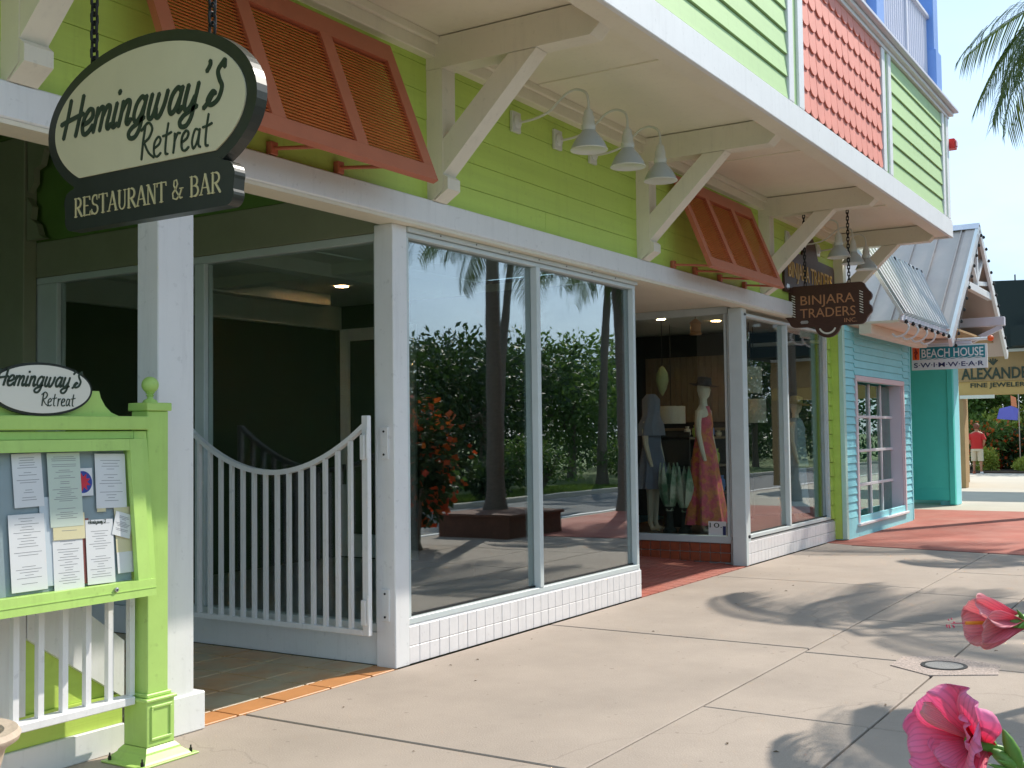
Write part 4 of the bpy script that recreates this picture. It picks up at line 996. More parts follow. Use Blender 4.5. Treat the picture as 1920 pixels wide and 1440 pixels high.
fitted('lettering', 'BEACH HOUSE', 1.06, .155, -.46, 2.905, SXX-.004, 4.25, M_signwhite, bs, bold=.02)
m_ = MB(); ribbon(m_, [(-.48+.07*i, 2.878+.008*(-1)**i) for i in range(16)], .010, f_, .0065); obj('wave_line', m_, M_signwhite, bs)
fitted('lettering', 'S\u00b7W\u00b7I\u00b7M\u00b7W\u00b7E\u00b7A\u00b7R', 1.2, .085, -.60, 2.725, SXX-.001, 4.25, M_navy, bs, bold=.02)
obj('hanging_rod', MB().tube([(SXX+.02, 3.55, 3.20), (SXX+.02, 5.0, 3.20)], .028, 8), M_signwhite, bs)
obj('top_scroll', B(SXX, SXX+.04, 3.85, 4.6, 3.118, 3.17, b=.01), M_lav, bs)
obj('ball_end', MB().lathe([(.055*math.cos(R(t)), .055*math.sin(R(t))) for t in range(-90, 91, 18)], (SXX+.02, 3.53, 3.20), 16), M_orange, bs)

# ================================================================ TAN JEWELLER'S PORTAL
al = thing('jeweller_portal', (32.4, 6.1, 0), 'tan stucco portal across the walkway with dark raised jeweller lettering', 'building')
obj('fascia', B(32.4, 32.8, -1.5, 6.25, 2.86, 3.62), M_tan, al)
obj('lower_band', B(32.43, 32.75, -1.5, 6.2, 2.5, 2.858), mat('ochre_stucco', (.52, .34, .12), .8, var=.07), al)
obj('pier', B(32.4, 32.8, 6.04, 6.30, 0, 2.5, b=.01), M_tan, al); obj('pier', B(32.4, 32.8, -1.5, -1.1, 0, 2.5, b=.01), M_tan, al)
obj('side_building', B(32.8, 36, 6.6, 14, 0, 3.6), M_tan, al)
obj('flat_roof', B(32.4, 33.3, -1.5, 6.3, 3.622, 3.7), M_signwhite, al)
fitted('lettering', "ALEXANDER'S", 2.05, .30, 0, 2.925, 32.4, 6.08, M_ink, al, depth=.02, bold=.03)
fitted('lettering', "FINE JEWELERS", 1.45, .12, .22, 2.70, 32.43, 6.08, M_ink, al, depth=.02, bold=.02)
m_ = MB(); f3 = facex(32.4, 5.27, 3.36)
for a in (-60, -30, 0, 30, 60): ribbon(m_, [(0, -.07), (.07*math.sin(R(a)), .0), (.13*math.sin(R(a)), .10*math.cos(R(a)))], .03, f3, .02+a*.00002)
obj('fan_emblem', m_, M_ink, al)
hb = thing('hanging_board', (32.3, 5.7, 2.45), 'small cream board hanging under the tan jeweller fascia', 'sign')
obj('board', B(32.34, 32.38, 5.25, 6.13, 2.40, 2.495, b=.004), M_cream2, hb)
aw = thing('dark_awning', (33, 4, 3.7), 'very dark green canvas awning above the tan jeweller fascia', 'awning')
obj('canvas', MB().prism([(5.46, 3.71), (5.50, 5.5), (-2, 5.2), (-2, 3.71)], 'x', 32.0, 34.5), M_awning, aw)
obj('valance', B(31.6, 31.98, -2, 4.7, 3.72, 4.25), M_awning, aw)
for y in (5.3, 4.6): obj('strut_tip', B(32.05, 32.1, y, y+.03, 5.4, 5.62), M_iron, aw)

# ================================================================ BOUTIQUE SIGNS
bn = thing('hanging_sign', (14.5, 4.32, 3.2), 'small dark brown hanging sign with scalloped ends and copper letters', 'sign')
fB = facex(14.5, 4.335, 3.215)
HW, HH = .50, .27
o_ = []
o_ += arcs(HW-.08, HH-.08, .08, 90, 10, 5)
for k, cz in enumerate((.085, -.085)): o_ += arcs(HW+.0, cz-.0, .075, 62, -62, 5)
o_ += arcs(HW-.08, -HH+.08, .08, -10, -90, 5)
o_ += [(.18, -HH)] + arcs(0, -HH+.02, .17, -12, -168, 8) + [(-.18, -HH)]
o_ += arcs(-HW+.08, -HH+.08, .08, -90, -170, 5)
for k, cz in enumerate((-.085, .085)): o_ += arcs(-HW, cz, .075, 242, 118, 5)
o_ += arcs(-HW+.08, HH-.08, .08, 170, 90, 5)
ct = (0, 0)
n = len(o_); vs = [fB(0,0,.0), fB(0,0,-.05)] + [fB(a, b_, 0) for a, b_ in o_] + [fB(a, b_, -.05) for a, b_ in o_]
fs = []
for i in range(n): j = (i+1) % n; fs += [(0, 2+i, 2+j), (1, 2+n+j, 2+n+i), (2+i, 2+n+i, 2+n+j, 2+j)]
obj('sign_board', MB().add(vs, fs), M_brown, bn)
m_ = MB(); ribbon(m_, arcs(0, -HH+.015, .11, -25, -155, 8), .022, fB, .003); obj('handle_line', m_, M_cream2, bn)
def fit2(s_, w_, h_, s0, t0, par, m, mpf, bold=0., depth=.004):
    mb, wid = fonttext(s_, h_/.72, lambda s,t,d:(s,t,d), 0, bold*h_); sx = w_/wid
    mb2, _ = fonttext(s_, h_/.72, lambda s,t,d: mpf(s0+s, t0+t, d), depth, bold*h_, 0, 1, sx); return obj('lettering', mb2, m, par)
fit2('BINJARA', .70, .125, -.345, .02, bn, M_copper, fB); fit2('TRADERS', .72, .125, -.355, -.15, bn, M_copper, fB); fit2('INC.', .16, .055, .22, -.235, bn, M_copper, fB)
m_ = MB()
for s0 in (-.44, .44):
    for i in range(9): ribbon(m_, [(s0-.02, -.13+.033*i+.02), (s0+.02, -.13+.033*i)], .011, fB, .004+.0002*(i % 2), False)
obj('side_pattern', m_, M_cream2, bn)['kind'] = 'stuff'
m_ = MB(); ribbon(m_, [(-.34, -.205), (-.26, -.205)], .04, fB, .004, False); obj('diamond_mark', m_, M_steel, bn)
chain(bn, 14.52, 4.05, 3.215+HH-.0, 4.47, link=.06, r=.0065); chain(bn, 14.52, 4.62, 3.215+HH, 4.47, link=.06, r=.0065)
wsn = thing('wall_sign', (15.3, 4.8, 3.4), 'dark brown carved board with gold lettering fixed high on the lime wall', 'sign')
fW = facey(4.80, 15.35, 3.68)
o_ = [(-1.1, -.27), (1.1, -.27), (1.1, .20)] + arcs(1.02, .20, .08, 0, 90, 3) + [(.35, .29)] + arcs(0, .30, .30, 10, 170, 8) + [(-.35, .29)] + arcs(-1.02, .20, .08, 90, 180, 3)
plate('sign_board', o_, fW, -.035, .0, M_brown, wsn)
fit2('BINJARA TRADERS', 1.9, .22, -.95, -.06, wsn, mat('gold_leaf_letters', (.55, .33, .05), .4), fW, depth=.008)
m_ = MB(); ribbon(m_, [(-1.02, -.2), (-.94, -.2)], .07, fW, .004, False); obj('diamond_mark', m_, M_steel, wsn)
ps = thing('paper_sign', (13.0, 5.3, .35), 'small white paper notice with dark digits low in the boutique side window', 'notice')
fP = facex(13.026, 5.30, .425)
plate('sheet', rect(-.115, .115, -.085, .085), fP, 0, .001, M_paper, ps); plate('blue_strip', rect(.07, .11, -.08, .03), fP, .001, .0015, M_navy, ps)
fit2('10.', .16, .06, -.10, .01, ps, M_ink, fP, depth=.002)
obj('conduit', B(16.632, 16.66, 3.2, 3.24, 5.59, 5.63), M_steel, shop)
al_ = thing('alarm_strobe', (16.7, 3.2, 5.6), 'small red fire alarm box on the far top corner of the green building', 'alarm')
obj('housing', B(16.66, 16.82, 3.12, 3.24, 5.54, 5.68, b=.01), M_redp, al_); obj('lens', B(16.69, 16.79, 3.105, 3.119, 5.57, 5.65, b=.004), mat('clear_lens', (.7,.3,.3), .2), al_)

# ================================================================ BOUTIQUE WINDOW CONTENTS
M_skin = mat('mannequin_cream', (.62, .56, .42), .45)
def mannequin(x, y, z0, label, h=1.78, dress=None, hat=None, kind='maxi'):
    t = thing('mannequin', (x, y, z0), label, 'mannequin')
    s = h/1.78
    m_ = MB(); Z = lambda v: z0+v*s
    m_.loft([(x,y,Z(.95),.15,.115),(x,y,Z(1.05),.125,.095),(x,y,Z(1.15),.115,.085),(x,y,Z(1.28),.135,.10),(x,y,Z(1.38),.155,.095),(x,y,Z(1.43),.165,.075),(x,y,Z(1.47),.10,.06),(x,y,Z(1.50),.05,.05),(x,y,Z(1.56),.045,.045),(x,y-.01,Z(1.60),.06,.07),(x,y-.01,Z(1.67),.075,.09),(x,y,Z(1.74),.06,.075),(x,y,Z(1.78),.015,.02)], 20)
    for sg_ in (-1, 1):
        m_.tube([(x+sg_*.15,y,Z(1.42)),(x+sg_*.19,y,Z(1.30)),(x+sg_*.20,y-.01,Z(1.15)),(x+sg_*.2,y-.06,Z(.95)),(x+sg_*.19,y-.09,Z(.84))], [.05,.045,.036,.03,.022], 8)
        m_.tube([(x+sg_*.08,y,Z(.95)),(x+sg_*.08,y-.01,Z(.5)),(x+sg_*.08,y,Z(.10)),(x+sg_*.08,y-.03,Z(.03)),(x+sg_*.08,y-.13,Z(.015))], [.085,.055,.032,.035,.02], 8)
    obj('body', m_, M_skin, t)
    if kind == 'maxi':
        m_ = MB(); m_.loft([(x+.0,y,Z(.10),.30,.26,.16,7),(x,y,Z(.35),.27,.22,.14,7),(x,y,Z(.7),.22,.17,.09,7),(x,y,Z(.98),.175,.135,.05,7),(x,y,Z(1.12),.14,.105,.02,7),(x,y,Z(1.26),.150,.115),(x,y,Z(1.34),.145,.105),(x,y,Z(1.40),.09,.10),(x,y-.01,Z(1.48),.055,.07)], 42, cap=False)
        obj('dress', m_, dress, t)
    elif kind == 'short':
        m_ = MB(); m_.loft([(x,y,Z(.55),.27,.22,.12,9),(x,y,Z(.8),.22,.18,.08,9),(x,y,Z(1.1),.15,.11,.02,9),(x,y,Z(1.3),.16,.12),(x,y,Z(1.42),.19,.11),(x,y,Z(1.47),.12,.1)], 40, cap=False)
        obj('dress', m_, dress, t)
        obj('shawl', MB().loft([(x,y,Z(1.25),.24,.17,.06,11),(x,y,Z(1.4),.22,.15,.05,11),(x,y,Z(1.52),.12,.11,.08,9),(x,y,Z(1.62),.115,.12,.04,7),(x,y,Z(1.73),.105,.12,.04,7),(x,y,Z(1.80),.05,.06)], 36, cap=False), M_grey2, t)
    else:
        obj('trousers', MB().loft([(x,y,Z(.12),.21,.17,.12,4),(x,y,Z(.6),.19,.14,.07,4),(x,y,Z(.95),.17,.13),(x,y,Z(1.05),.14,.11)], 32, cap=False), dress, t)
        obj('blouse', MB().loft([(x,y,Z(.80),.21,.16,.08,8),(x,y,Z(1.1),.17,.13,.03,8),(x,y,Z(1.35),.19,.125),(x,y,Z(1.46),.13,.09),(x,y,Z(1.5),.06,.06)], 32, cap=False), M_blouse, t)
    if hat:
        hm, br, up = hat
        obj('hat', MB().lathe([(br, 0.015), (br*.7, -.005), (.10, .01), (.095, .06), (.085, .11), (.05, .12), (0, .115)], (x, y-.01, Z(1.70)+up), 28, Vector((.05, -.12, 1))), hm, t)
    return t
M_grey2 = mat('grey_shawl', (.19, .22, .27), .8); M_blouse = mat('light_blue_blouse', (.28, .38, .42), .8)
M_pr = mat('orange_print_fabric', (.52, .18, .05), .75, c2=(.50, .07, .11), c2scale=9, c2lo=.45, c2hi=.55, var=.4, vscale=26)
mannequin(13.72, 5.74, .31, 'mannequin in a long orange and pink print halter dress and black hat', 1.95, M_pr, (mat('black_felt', (.012,.012,.014), .8), .20, .02), 'maxi')
mannequin(13.75, 6.50, .31, 'mannequin in a grey draped dress at the left edge of the boutique window', 1.78, mat('grey_blue_dress', (.16, .19, .25), .8), None, 'short')
mannequin(16.0, 5.28, .31, 'mannequin in pale blue blouse and trousers with a wide yellow straw hat', 1.75, mat('pale_blue_trousers', (.22, .33, .40), .8), (mat('yellow_straw', (.45, .33, .10), .8), .24, .0), 'trousers')
M_carve = mat('carved_white_green', (.50, .54, .42), .6, c2=(.10, .22, .12), c2scale=4, c2lo=.45, c2hi=.6)
def carving(x, y, s, label):
    t = thing('leaf_carving', (x, y, .31), label, 'sculpture', 'carved leaf figures')
    obj('base', MB().lathe([(.09*s,0),(.09*s,.04),(.05*s,.08),(.04*s,.28*s),(.08*s,.34*s)], (x,y,.31), 14), M_dark, t)
    for a in range(5):
        an = a*2*math.pi/5+.4; c, s_ = math.cos(an), math.sin(an); L_ = []
        for k, (r_, z, w_) in enumerate(((.03,.28,.03),(.10,.45,.06),(.13,.62,.065),(.12,.78,.035),(.10,.90,.004))):
            cx, cy = x+c*r_*s, y+s_*r_*s; L_ += [(cx-s_*w_*s, cy+c*w_*s, .31+z*s), (cx+c*.02*s, cy+s_*.02*s, .31+z*s), (cx+s_*w_*s, cy-c*w_*s, .31+z*s)]
        fs = [(3*k+j, 3*k+j+1, 3*k+j+4, 3*k+j+3) for k in range(4) for j in range(2)]
        obj('petal', MB().add(L_, fs), M_carve, t)
carving(13.45, 6.12, 1.0, 'carved white and green leaf figure left of the long dress, nearer the door')
carving(13.5, 5.93, .95, 'carved white and green leaf figure beside the hem of the long dress')
def drum(x, y, z, r_, h_, label, par=None):
    t = thing('drum_lamp', (x, y, z), label, 'lamp', 'pale drum lampshades inside the boutique')
    obj('shade', MB().lathe([(r_,0),(r_,h_),(r_-.006,h_),(r_-.006,0)], (x,y,z), 24), mat('lamp_linen', (.50,.48,.38), .8), t)
    obj('stem', MB().tube([(x,y,z+h_*.5),(x,y,3.1)], .006, 6), M_iron, t)
drum(14.9, 5.55, 2.12, .17, .36, 'pale drum lampshade upper left behind the far boutique window')
drum(15.6, 5.75, 1.72, .17, .34, 'lower pale drum lampshade behind the far boutique window mullion')
drum(14.5, 6.55, 1.72, .2, .24, 'pale drum lampshade low between the two window mannequins')
t = thing('lantern', (13.7, 5.82, 2.95), 'small copper lantern hanging at the top of the boutique side window', 'lantern')
obj('cage', MB().lathe([(.075,0),(.085,.02),(.07,.03),(.07,.14),(.085,.15),(.03,.20),(0,.21)], (13.7,5.82,2.86), 10), M_copper, t); obj('hook', MB().tube([(13.7,5.82,3.05),(13.7,5.82,3.12)], .005, 5), M_iron, t)
t = thing('leaf_lantern', (13.75, 6.33, 2.1), 'pointed leaf shaped lantern hanging behind the boutique side window', 'lantern')
obj('leaf_shade', MB().lathe([(0,0),(.05,.08),(.085,.2),(.075,.3),(.03,.38),(0,.40)], (13.75,6.33,2.08), 14), mat('leaf_lantern_glass', (.30,.36,.16), .5), t); obj('cord', MB().tube([(13.75,6.33,2.47),(13.75,6.33,3.1)], .005, 5), M_iron, t)
t = thing('display_shelf', (15.5, 6.1, .31), 'dark display shelf stacked with goods at the back of the boutique', 'shelf')
for z in (.7, 1.1, 1.5): obj('shelf_board', B(14.3, 15.9, 6.2, 6.6, z, z+.03), M_wood, t)
obj('frame', MB().box(14.3, 14.34, 6.2, 6.6, .31, 1.6), M_dark, t)
for i in range(16):
    x = 14.4+.095*i; h_ = rng.uniform(.08, .26); z = (.73, 1.13, 1.53)[i % 3]
    g_ = thing('shelf_goods', (x, 6.35, z), '%s vase on the %s board of the dark shelf, %s' % (('terracotta', 'olive', 'cream', 'blue')[i % 4], ('bottom', 'middle', 'top')[i % 3], ('near its left end', 'left of its centre', 'right of its centre', 'near its right end')[min(3, i//4)]), 'ornament', 'small goods on the boutique shelf')
    obj('body', MB().lathe([(.03,0),(.05,h_*.3),(.045,h_*.7),(.02,h_*.8),(.03,h_)], (x,6.35,z), 10), (M_terra2, M_lime, M_skin, M_blue)[i % 4], g_)

# ================================================================ FOLIAGE
def leaves(centers, n, size, asp=.45, seed=0, shell=.55, droop=.3, zmin=None):
    """centers: (x,y,z,rx,ry,rz). folded leaves with a per-leaf random value 'var'"""
    r = np.random.RandomState(seed); C = np.array(centers, float); vol = (C[:,3]*C[:,4]*C[:,5])**.667; pk = r.choice(len(C), n, p=vol/vol.sum())
    d = r.normal(size=(n,3)); d /= np.linalg.norm(d, axis=1)[:,None]; rad = shell+(1-shell)*r.rand(n)**.6; rad += r.normal(size=n)*.05
    P = C[pk,:3]+d*rad[:,None]*C[pk,3:]
    if zmin is not None: P[:,2] = np.maximum(P[:,2], zmin+r.rand(n)*.1)
    ax = d+r.normal(size=(n,3))*.7; ax[:,2] -= droop; ax /= np.linalg.norm(ax, axis=1)[:,None]
    s = np.cross(ax, r.normal(size=(n,3))); s /= np.linalg.norm(s, axis=1)[:,None]; nn = np.cross(s, ax)
    L = size*r.uniform(.6, 1.3, n)[:,None]; W = L*asp
    v = np.stack([P, P+ax*L*.5+s*W*.5+nn*L*.08, P+ax*L, P+ax*L*.5-s*W*.5+nn*L*.08, P+ax*L*.5-nn*L*.04], 1).reshape(-1,3)
    i = np.arange(n)*5; f = np.stack([i,i+1,i+2, i,i+2,i+3], 1).reshape(-1,3)
    var = np.repeat(np.clip(r.normal(.45,.3,n)+.25*d[:,2],0,1), 5)  # random tone per leaf, lighter towards the top of its clump
    return v, f, var
def leafobj(name, data, m, parent=None, kind=None, local=False):
    v, f, var = data; base = (0, 0, 0) if local else wloc(parent)
    me = bpy.data.meshes.new(name); me.vertices.add(len(v)); me.vertices.foreach_set('co', (v-np.array(base)).astype(np.float32).ravel())
    me.loops.add(len(f)*3); me.loops.foreach_set('vertex_index', f.astype(np.int32).ravel())
    me.polygons.add(len(f)); me.polygons.foreach_set('loop_start', np.arange(0, len(f)*3, 3, dtype=np.int32)); me.update(calc_edges=True)
    a = me.attributes.new('var', 'FLOAT', 'POINT'); a.data.foreach_set('value', var.astype(np.float32)); me.materials.append(m)
    o = bpy.data.objects.new(name, me); col.objects.link(o); o.parent = parent
    if kind: o['kind'] = kind
    return o
def blob(cx, cy, z0, w_, h_, k, seed):
    r = np.random.RandomState(seed)
    return [(cx+r.uniform(-.6,.6)*w_, cy+r.uniform(-.6,.6)*w_, z0+h_*r.uniform(.3,.75), w_*r.uniform(.35,.6), w_*r.uniform(.35,.6), h_*r.uniform(.22,.38)) for _ in range(k)]
def bush(x, y, w_, h_, m, label, cat='bush', n=3500, size=.12, seed=1, flowers=None, fl=300, group=None, name='shrub'):
    t = thing(name, (x, y, 0), label, cat, group)
    bl = blob(x, y, 0, w_, h_, 9, seed); leafobj('foliage', leaves(bl, n, size, seed=seed, shell=.35, zmin=.03), m, t)
    mm = MB(); r = random.Random(seed)
    for i in range(5): mm.tube([(x+r.uniform(-.1,.1), y+r.uniform(-.1,.1), 0), (x+r.uniform(-.5,.5)*w_, y+r.uniform(-.5,.5)*w_, h_*.6)], [.03*h_, .01], 5)
    obj('stems', mm, M_trunk, t)['kind'] = 'stuff'
    if flowers: leafobj('blossom', leaves([(a,b_,c,d*1.05,e*1.05,f*1.1) for a,b_,c,d,e,f in bl], fl, size*.8, asp=.9, seed=seed+5, shell=.9), flowers, t)
    return t
def tree(x, y, h_, w_, m, label, n=7000, size=.28, seed=1, name='broadleaf_tree'):
    t = thing(name, (x, y, -.15), label, 'tree', 'trees around the street')
    bl = [(a, b_, c+h_*.12, d, e, f*.9) for a, b_, c, d, e, f in blob(x, y, 0, w_, h_, 14, seed)]
    leafobj('crown', leaves(bl, n, size, seed=seed, shell=.3), m, t)
    mm = MB(); r = random.Random(seed); mm.tube([(x, y, -.2), (x+.1, y, h_*.3), (x, y+.1, h_*.55)], [.22, .16, .1], 8)
    for i in range(6):
        b_ = bl[i]; mm.tube([(x+.05, y, h_*(.28+.04*i)), ((x+b_[0])/2, (y+b_[1])/2, h_*.45), (b_[0], b_[1], b_[2])], [.1, .06, .02], 6)
    obj('trunk', mm, M_trunk, t); return t
def frond_data(L, seed, n=54, droop=.9, lw=.024, ll=.62):
    r = np.random.RandomState(seed); pts = []; 
    for i in range(15):
        u = i/14; pts.append((L*(u-.12*droop*u*u), 0, L*(.28*u-.62*droop*u*u)))
    P = np.array(pts); vs = []; fs = []; var = []
    def at(u): k = min(int(u*14), 13); t = u*14-k; return P[k]*(1-t)+P[k+1]*t, (P[k+1]-P[k])/np.linalg.norm(P[k+1]-P[k])
    for i in range(14):
        a, b_ = P[i], P[i+1]; w0, w1 = .022*(1-i/15), .022*(1-(i+1)/15)
        o = len(vs); vs += [a+(0,w0,0), a-(0,w0,0), a-(0,0,w0*1.4), b_+(0,w1,0), b_-(0,w1,0), b_-(0,0,w1*1.4)]; fs += [(o,o+1,o+4),(o,o+4,o+3),(o+1,o+2,o+5),(o+1,o+5,o+4),(o+2,o,o+3),(o+2,o+3,o+5)]; var += [.6]*6
    for i in range(n):
        u = .14+.85*i/n; p, d = at(u); l = ll*L/2.2*(math.sin(math.pi*min(1, u*.85+.12))**.6)*r.uniform(.85, 1.1)
        for s_ in (-1, 1):
            side = np.array([0, s_, 0]); dirn = d*.55+side*.75+np.array([0, 0, .12]); dirn /= np.linalg.norm(dirn)
            q0 = p; q1 = p+dirn*l*.5; q2 = p+dirn*l*.85+np.array([0,0,-l*.34]); q3 = p+dirn*l*1.0+np.array([0,0,-l*.80])*r.uniform(.7,1.3)
            wv = np.cross(dirn, [0,0,1]); wv /= np.linalg.norm(wv)+1e-9
            o = len(vs); vs += [q0+wv*lw*.3, q0-wv*lw*.3, q1+wv*lw*.5, q1-wv*lw*.5, q2+wv*lw*.4, q2-wv*lw*.4, q3]
            fs += [(o,o+1,o+3),(o,o+3,o+2),(o+2,o+3,o+5),(o+2,o+5,o+4),(o+4,o+5,o+6)]; var += [r.rand()]*7
    return np.array(vs), np.array(fs), np.array(var)
def palm(x, y, h_, L, label, nf=15, seed=1, z0=0., lean=(0,0), r0=.14, name='palm_tree', az=None):
    t = thing(name, (x, y, z0), label, 'palm tree', 'coconut palms by the road')
    r = random.Random(seed); tx, ty = x+lean[0], y+lean[1]
    pts = []; rs = []
    for i in range(22):
        u = i/21; pts.append((x+lean[0]*u*u, y+lean[1]*u*u, z0+h_*u)); rs.append(r0*(1.25-.55*u)*(1.04 if i % 2 else .97)+(.07 if i == 0 else 0))
    obj('trunk', MB().tube(pts, rs, 12), M_trunk, t)
    srcs = []
    for k in range(3):
        fo = leafobj('frond', frond_data(L, seed*7+k, droop=1.0+.3*k), M_palm, t, local=True); srcs.append(fo)
    for i in range(nf):
        a = i*2.39996+r.uniform(-.2, .2); tilt = -.55+1.1*(i/nf)+r.uniform(-.1, .1)
        if az: a, tilt = R(az[i][0]), R(az[i][1])
        fo = srcs[i] if i < 3 else bpy.data.objects.new('frond', srcs[i % 3].data)
        if i >= 3: col.objects.link(fo); fo.parent = t
        fo.location = (lean[0], lean[1], h_); fo.rotation_euler = (0, tilt, a)
    return t
# things by the road (seen in the glass, and their shadows on the sidewalk)
pl = thing('brick_planter', (15.4, -.05, 0), 'low square brick planter around the palm base near the kerb', 'planter')
obj('rim', MB().prism([(14.6,-.7),(16.2,-.7),(16.2,.6),(14.6,.6)], 'z', 0, .32), mat('brown_planter_brick', (.15, .065, .04), .8, var=.3, vscale=9, bump=.4), pl)
obj('cap', B(14.56, 16.24, -.74, .64, .322, .37, b=.01), MATS['brown_planter_brick'], pl)
palm(15.7, -.35, 6.0, 2.3, 'coconut palm growing from the dark brick planter by the kerb', 8, 4, .3, (0, 0), .12, az=[(75,-6),(35,-12),(98,12),(0,-5),(-40,-10),(-80,0),(-120,-20),(150,25)])
palm(25.5, 1.35, 10.3, 3.45, 'tall coconut palm whose fronds hang into the top right corner of the view', 14, 23, 0, (.2, .1), .16, az=[(90,-8),(104,10),(118,-5),(132,14),(76,12),(60,-10),(30,0),(0,-12),(-40,0),(-80,-10),(-120,0),(150,-6),(170,12),(112,26)])
palm(9.0, -.7, 3.4, 1.45, 'shorter palm standing at the kerb close to the hibiscus', 10, 5, 0, (-.2, .25), .11)
palm(21.0, -.6, 6.2, 2.2, 'taller palm at the kerb opposite the turquoise shop', 15, 8, 0, (.3, -.4))
palm(26.0, -7.0, 8.0, 3.0, 'tall palm on the grass across the road', 16, 11, -.15, (.8, .3), .13)
palm(19.5, -8.2, 7.2, 2.8, 'palm across the road behind the clipped hedge', 16, 13, -.15, (-.6, .5), .12)
palm(12.5, -7.4, 7.6, 2.8, 'leaning palm across the road, nearest the camera', 16, 17, -.15, (-1.0, .2), .12)
palm(34.0, -8.0, 8.4, 3.0, 'far palm across the road beyond the others', 15, 19, -.15, (.4, .3), .13)
tspec = [(9,-11,4.4,3.2),(14.5,-12.5,4.8,3.6),(20,-12,4.6,3.4),(26,-12.5,5.0,3.6),(32,-11.5,4.8,3.6),(39,-12,5.2,4.0),(46,-11,5.6,4.2),(54,-10,6.5,4.5),(3,-12,5,3.4),(-4,-12,5,3.6)]
kinds = ['dense dark tree', 'broad mid green tree', 'round evergreen tree']
wh = ['right opposite the first shop window','behind the leaning palm','beyond the clipped hedge','behind the tall palm','farther up the road','near the road bend','at the far bend','at the end of the street','opposite the menu stand','behind the camera']
for i, (a, b_, c, d) in enumerate(tspec): tree(a, b_, c, d, (M_leafd, M_leafd, M_leafm)[i % 3], '%s across the road %s' % (kinds[i % 3], wh[i]), 9000, .25, 30+i)
bush(12.7, .25, .75, 2.0, M_leafd, 'tall dark shrub covered in orange red blossom beside the kerb', n=2600, size=.14, seed=50, flowers=M_leafr, fl=500)
hs = [(16,-6.9,1.1,1.2),(19,-6.6,1.2,1.5),(22.5,-7.2,1.3,1.3),(25,-6.7,1.0,1.0),(29,-7.4,1.6,1.6),(11,-6.9,1.3,1.5),(35,-7,1.5,1.5)]
hl = ['first','second','third','fourth','fifth','sixth','seventh']
for i, (a, b_, c, d) in enumerate(hs): bush(a, b_, c, d, (M_leafm, M_leafd)[i % 2], '%s clipped green shrub on the verge across the road, counting along the hedge' % hl[i], n=2000, size=.16, seed=60+i, group='hedge shrubs across the road')
# garden at the end of the walkway
bush(44.3, 4.9, .9, .6, M_leafy, 'second low rounded yellow green shrub beside the first', n=3600, size=.10, seed=170)
bush(48.0, 7.2, 1.7, 2.9, M_leafy, 'big pale green shrub rising behind the blossoming ones', n=5200, size=.2, seed=171)
bush(47.5, 9.2, 1.5, 2.6, M_leafm, 'big mid green shrub at the left back of the garden', n=4200, size=.2, seed=172)
bush(48.0, 5.0, 1.5, 2.7, M_leafm, 'big mid green shrub at the right back of the garden', n=4200, size=.2, seed=173)
struct('garden_bed', B(43.4, 52, 4.0, 16, -.1, .06, b=.03), mat('bed_soil', (.06, .04, .025), .95, var=.3, vscale=10))
bush(44.6, 5.9, .95, .62, M_leafy, 'low rounded yellow green shrub at the right of the garden', n=5200, size=.10, seed=70)
bush(44.6, 7.6, .55, .9, M_leafy, 'yellow green shrub behind the standing person', n=2600, size=.10, seed=71, flowers=M_leafr, fl=60)
bush(46.4, 7.9, 1.2, 2.1, M_leafm, 'tall shrub with red and orange blossom behind the person', n=5200, size=.16, seed=72, flowers=M_leafr, fl=900)
bush(46.2, 6.3, 1.1, 1.8, M_leafd, 'dark green shrub with scattered orange flowers in the garden', n=4600, size=.15, seed=73, flowers=M_leafr, fl=420)
bush(45.5, 9.3, .8, 1.5, M_leafy, 'bright leafy shrub near the left of the garden opening', n=2600, size=.14, seed=74, flowers=M_leafr, fl=200)
bush(45.5, 4.2, 1.0, 1.3, M_leafd, 'dark shrub at the right edge of the garden', n=3000, size=.15, seed=75)
tree(50.5, 8.2, 6.5, 3.0, M_leafm, 'tree with light leaves closing the view behind the garden', 9000, .3, 80)
tree(50, 4.5, 6.5, 3.0, M_leafd, 'dark tree behind the garden on the right', 9000, .3, 81)
tree(51, 12, 6.5, 3.2, M_leafd, 'dark tree behind the garden on the left', 8000, .3, 82)
t = thing('blue_pennant', (46, 6.9, 1.9), 'blue and orange banner showing among the garden shrubs', 'banner')
obj('cloth', MB().add([(45.0, 7.25, 1.95), (45.05, 6.55, 1.88), (45.0, 6.5, 2.3), (45.05, 6.75, 2.42), (45.0, 7.15, 2.32)], [(0,1,2,3,4)]), mat('violet_blue_cloth', (.16, .17, .62), .7), t)
obj('orange_tail', MB().add([(45.02, 6.75, 2.42), (45.02, 6.55, 2.35), (45.02, 6.58, 2.72), (45.02, 6.76, 2.8)], [(0,1,2,3)]), mat('salmon_cloth', (.7, .25, .12), .7), t)
obj('pole', MB().tube([(45.06, 6.5, 0), (45.06, 6.5, 2.9)], .02, 6), M_steel, t)
fw = leafobj('far_foliage', leaves([(x_, -17, 1.6, 3.2, 2.0, 2.2) for x_ in range(-20, 90, 4)] + [(66, y_, 3, 3, 3.2, 4) for y_ in range(-14, 34, 4)], 42000, .34, seed=99, shell=.3), M_leafd, None, 'stuff'); tag(fw, 'distant mass of dark trees closing the far side of the street', 'trees')
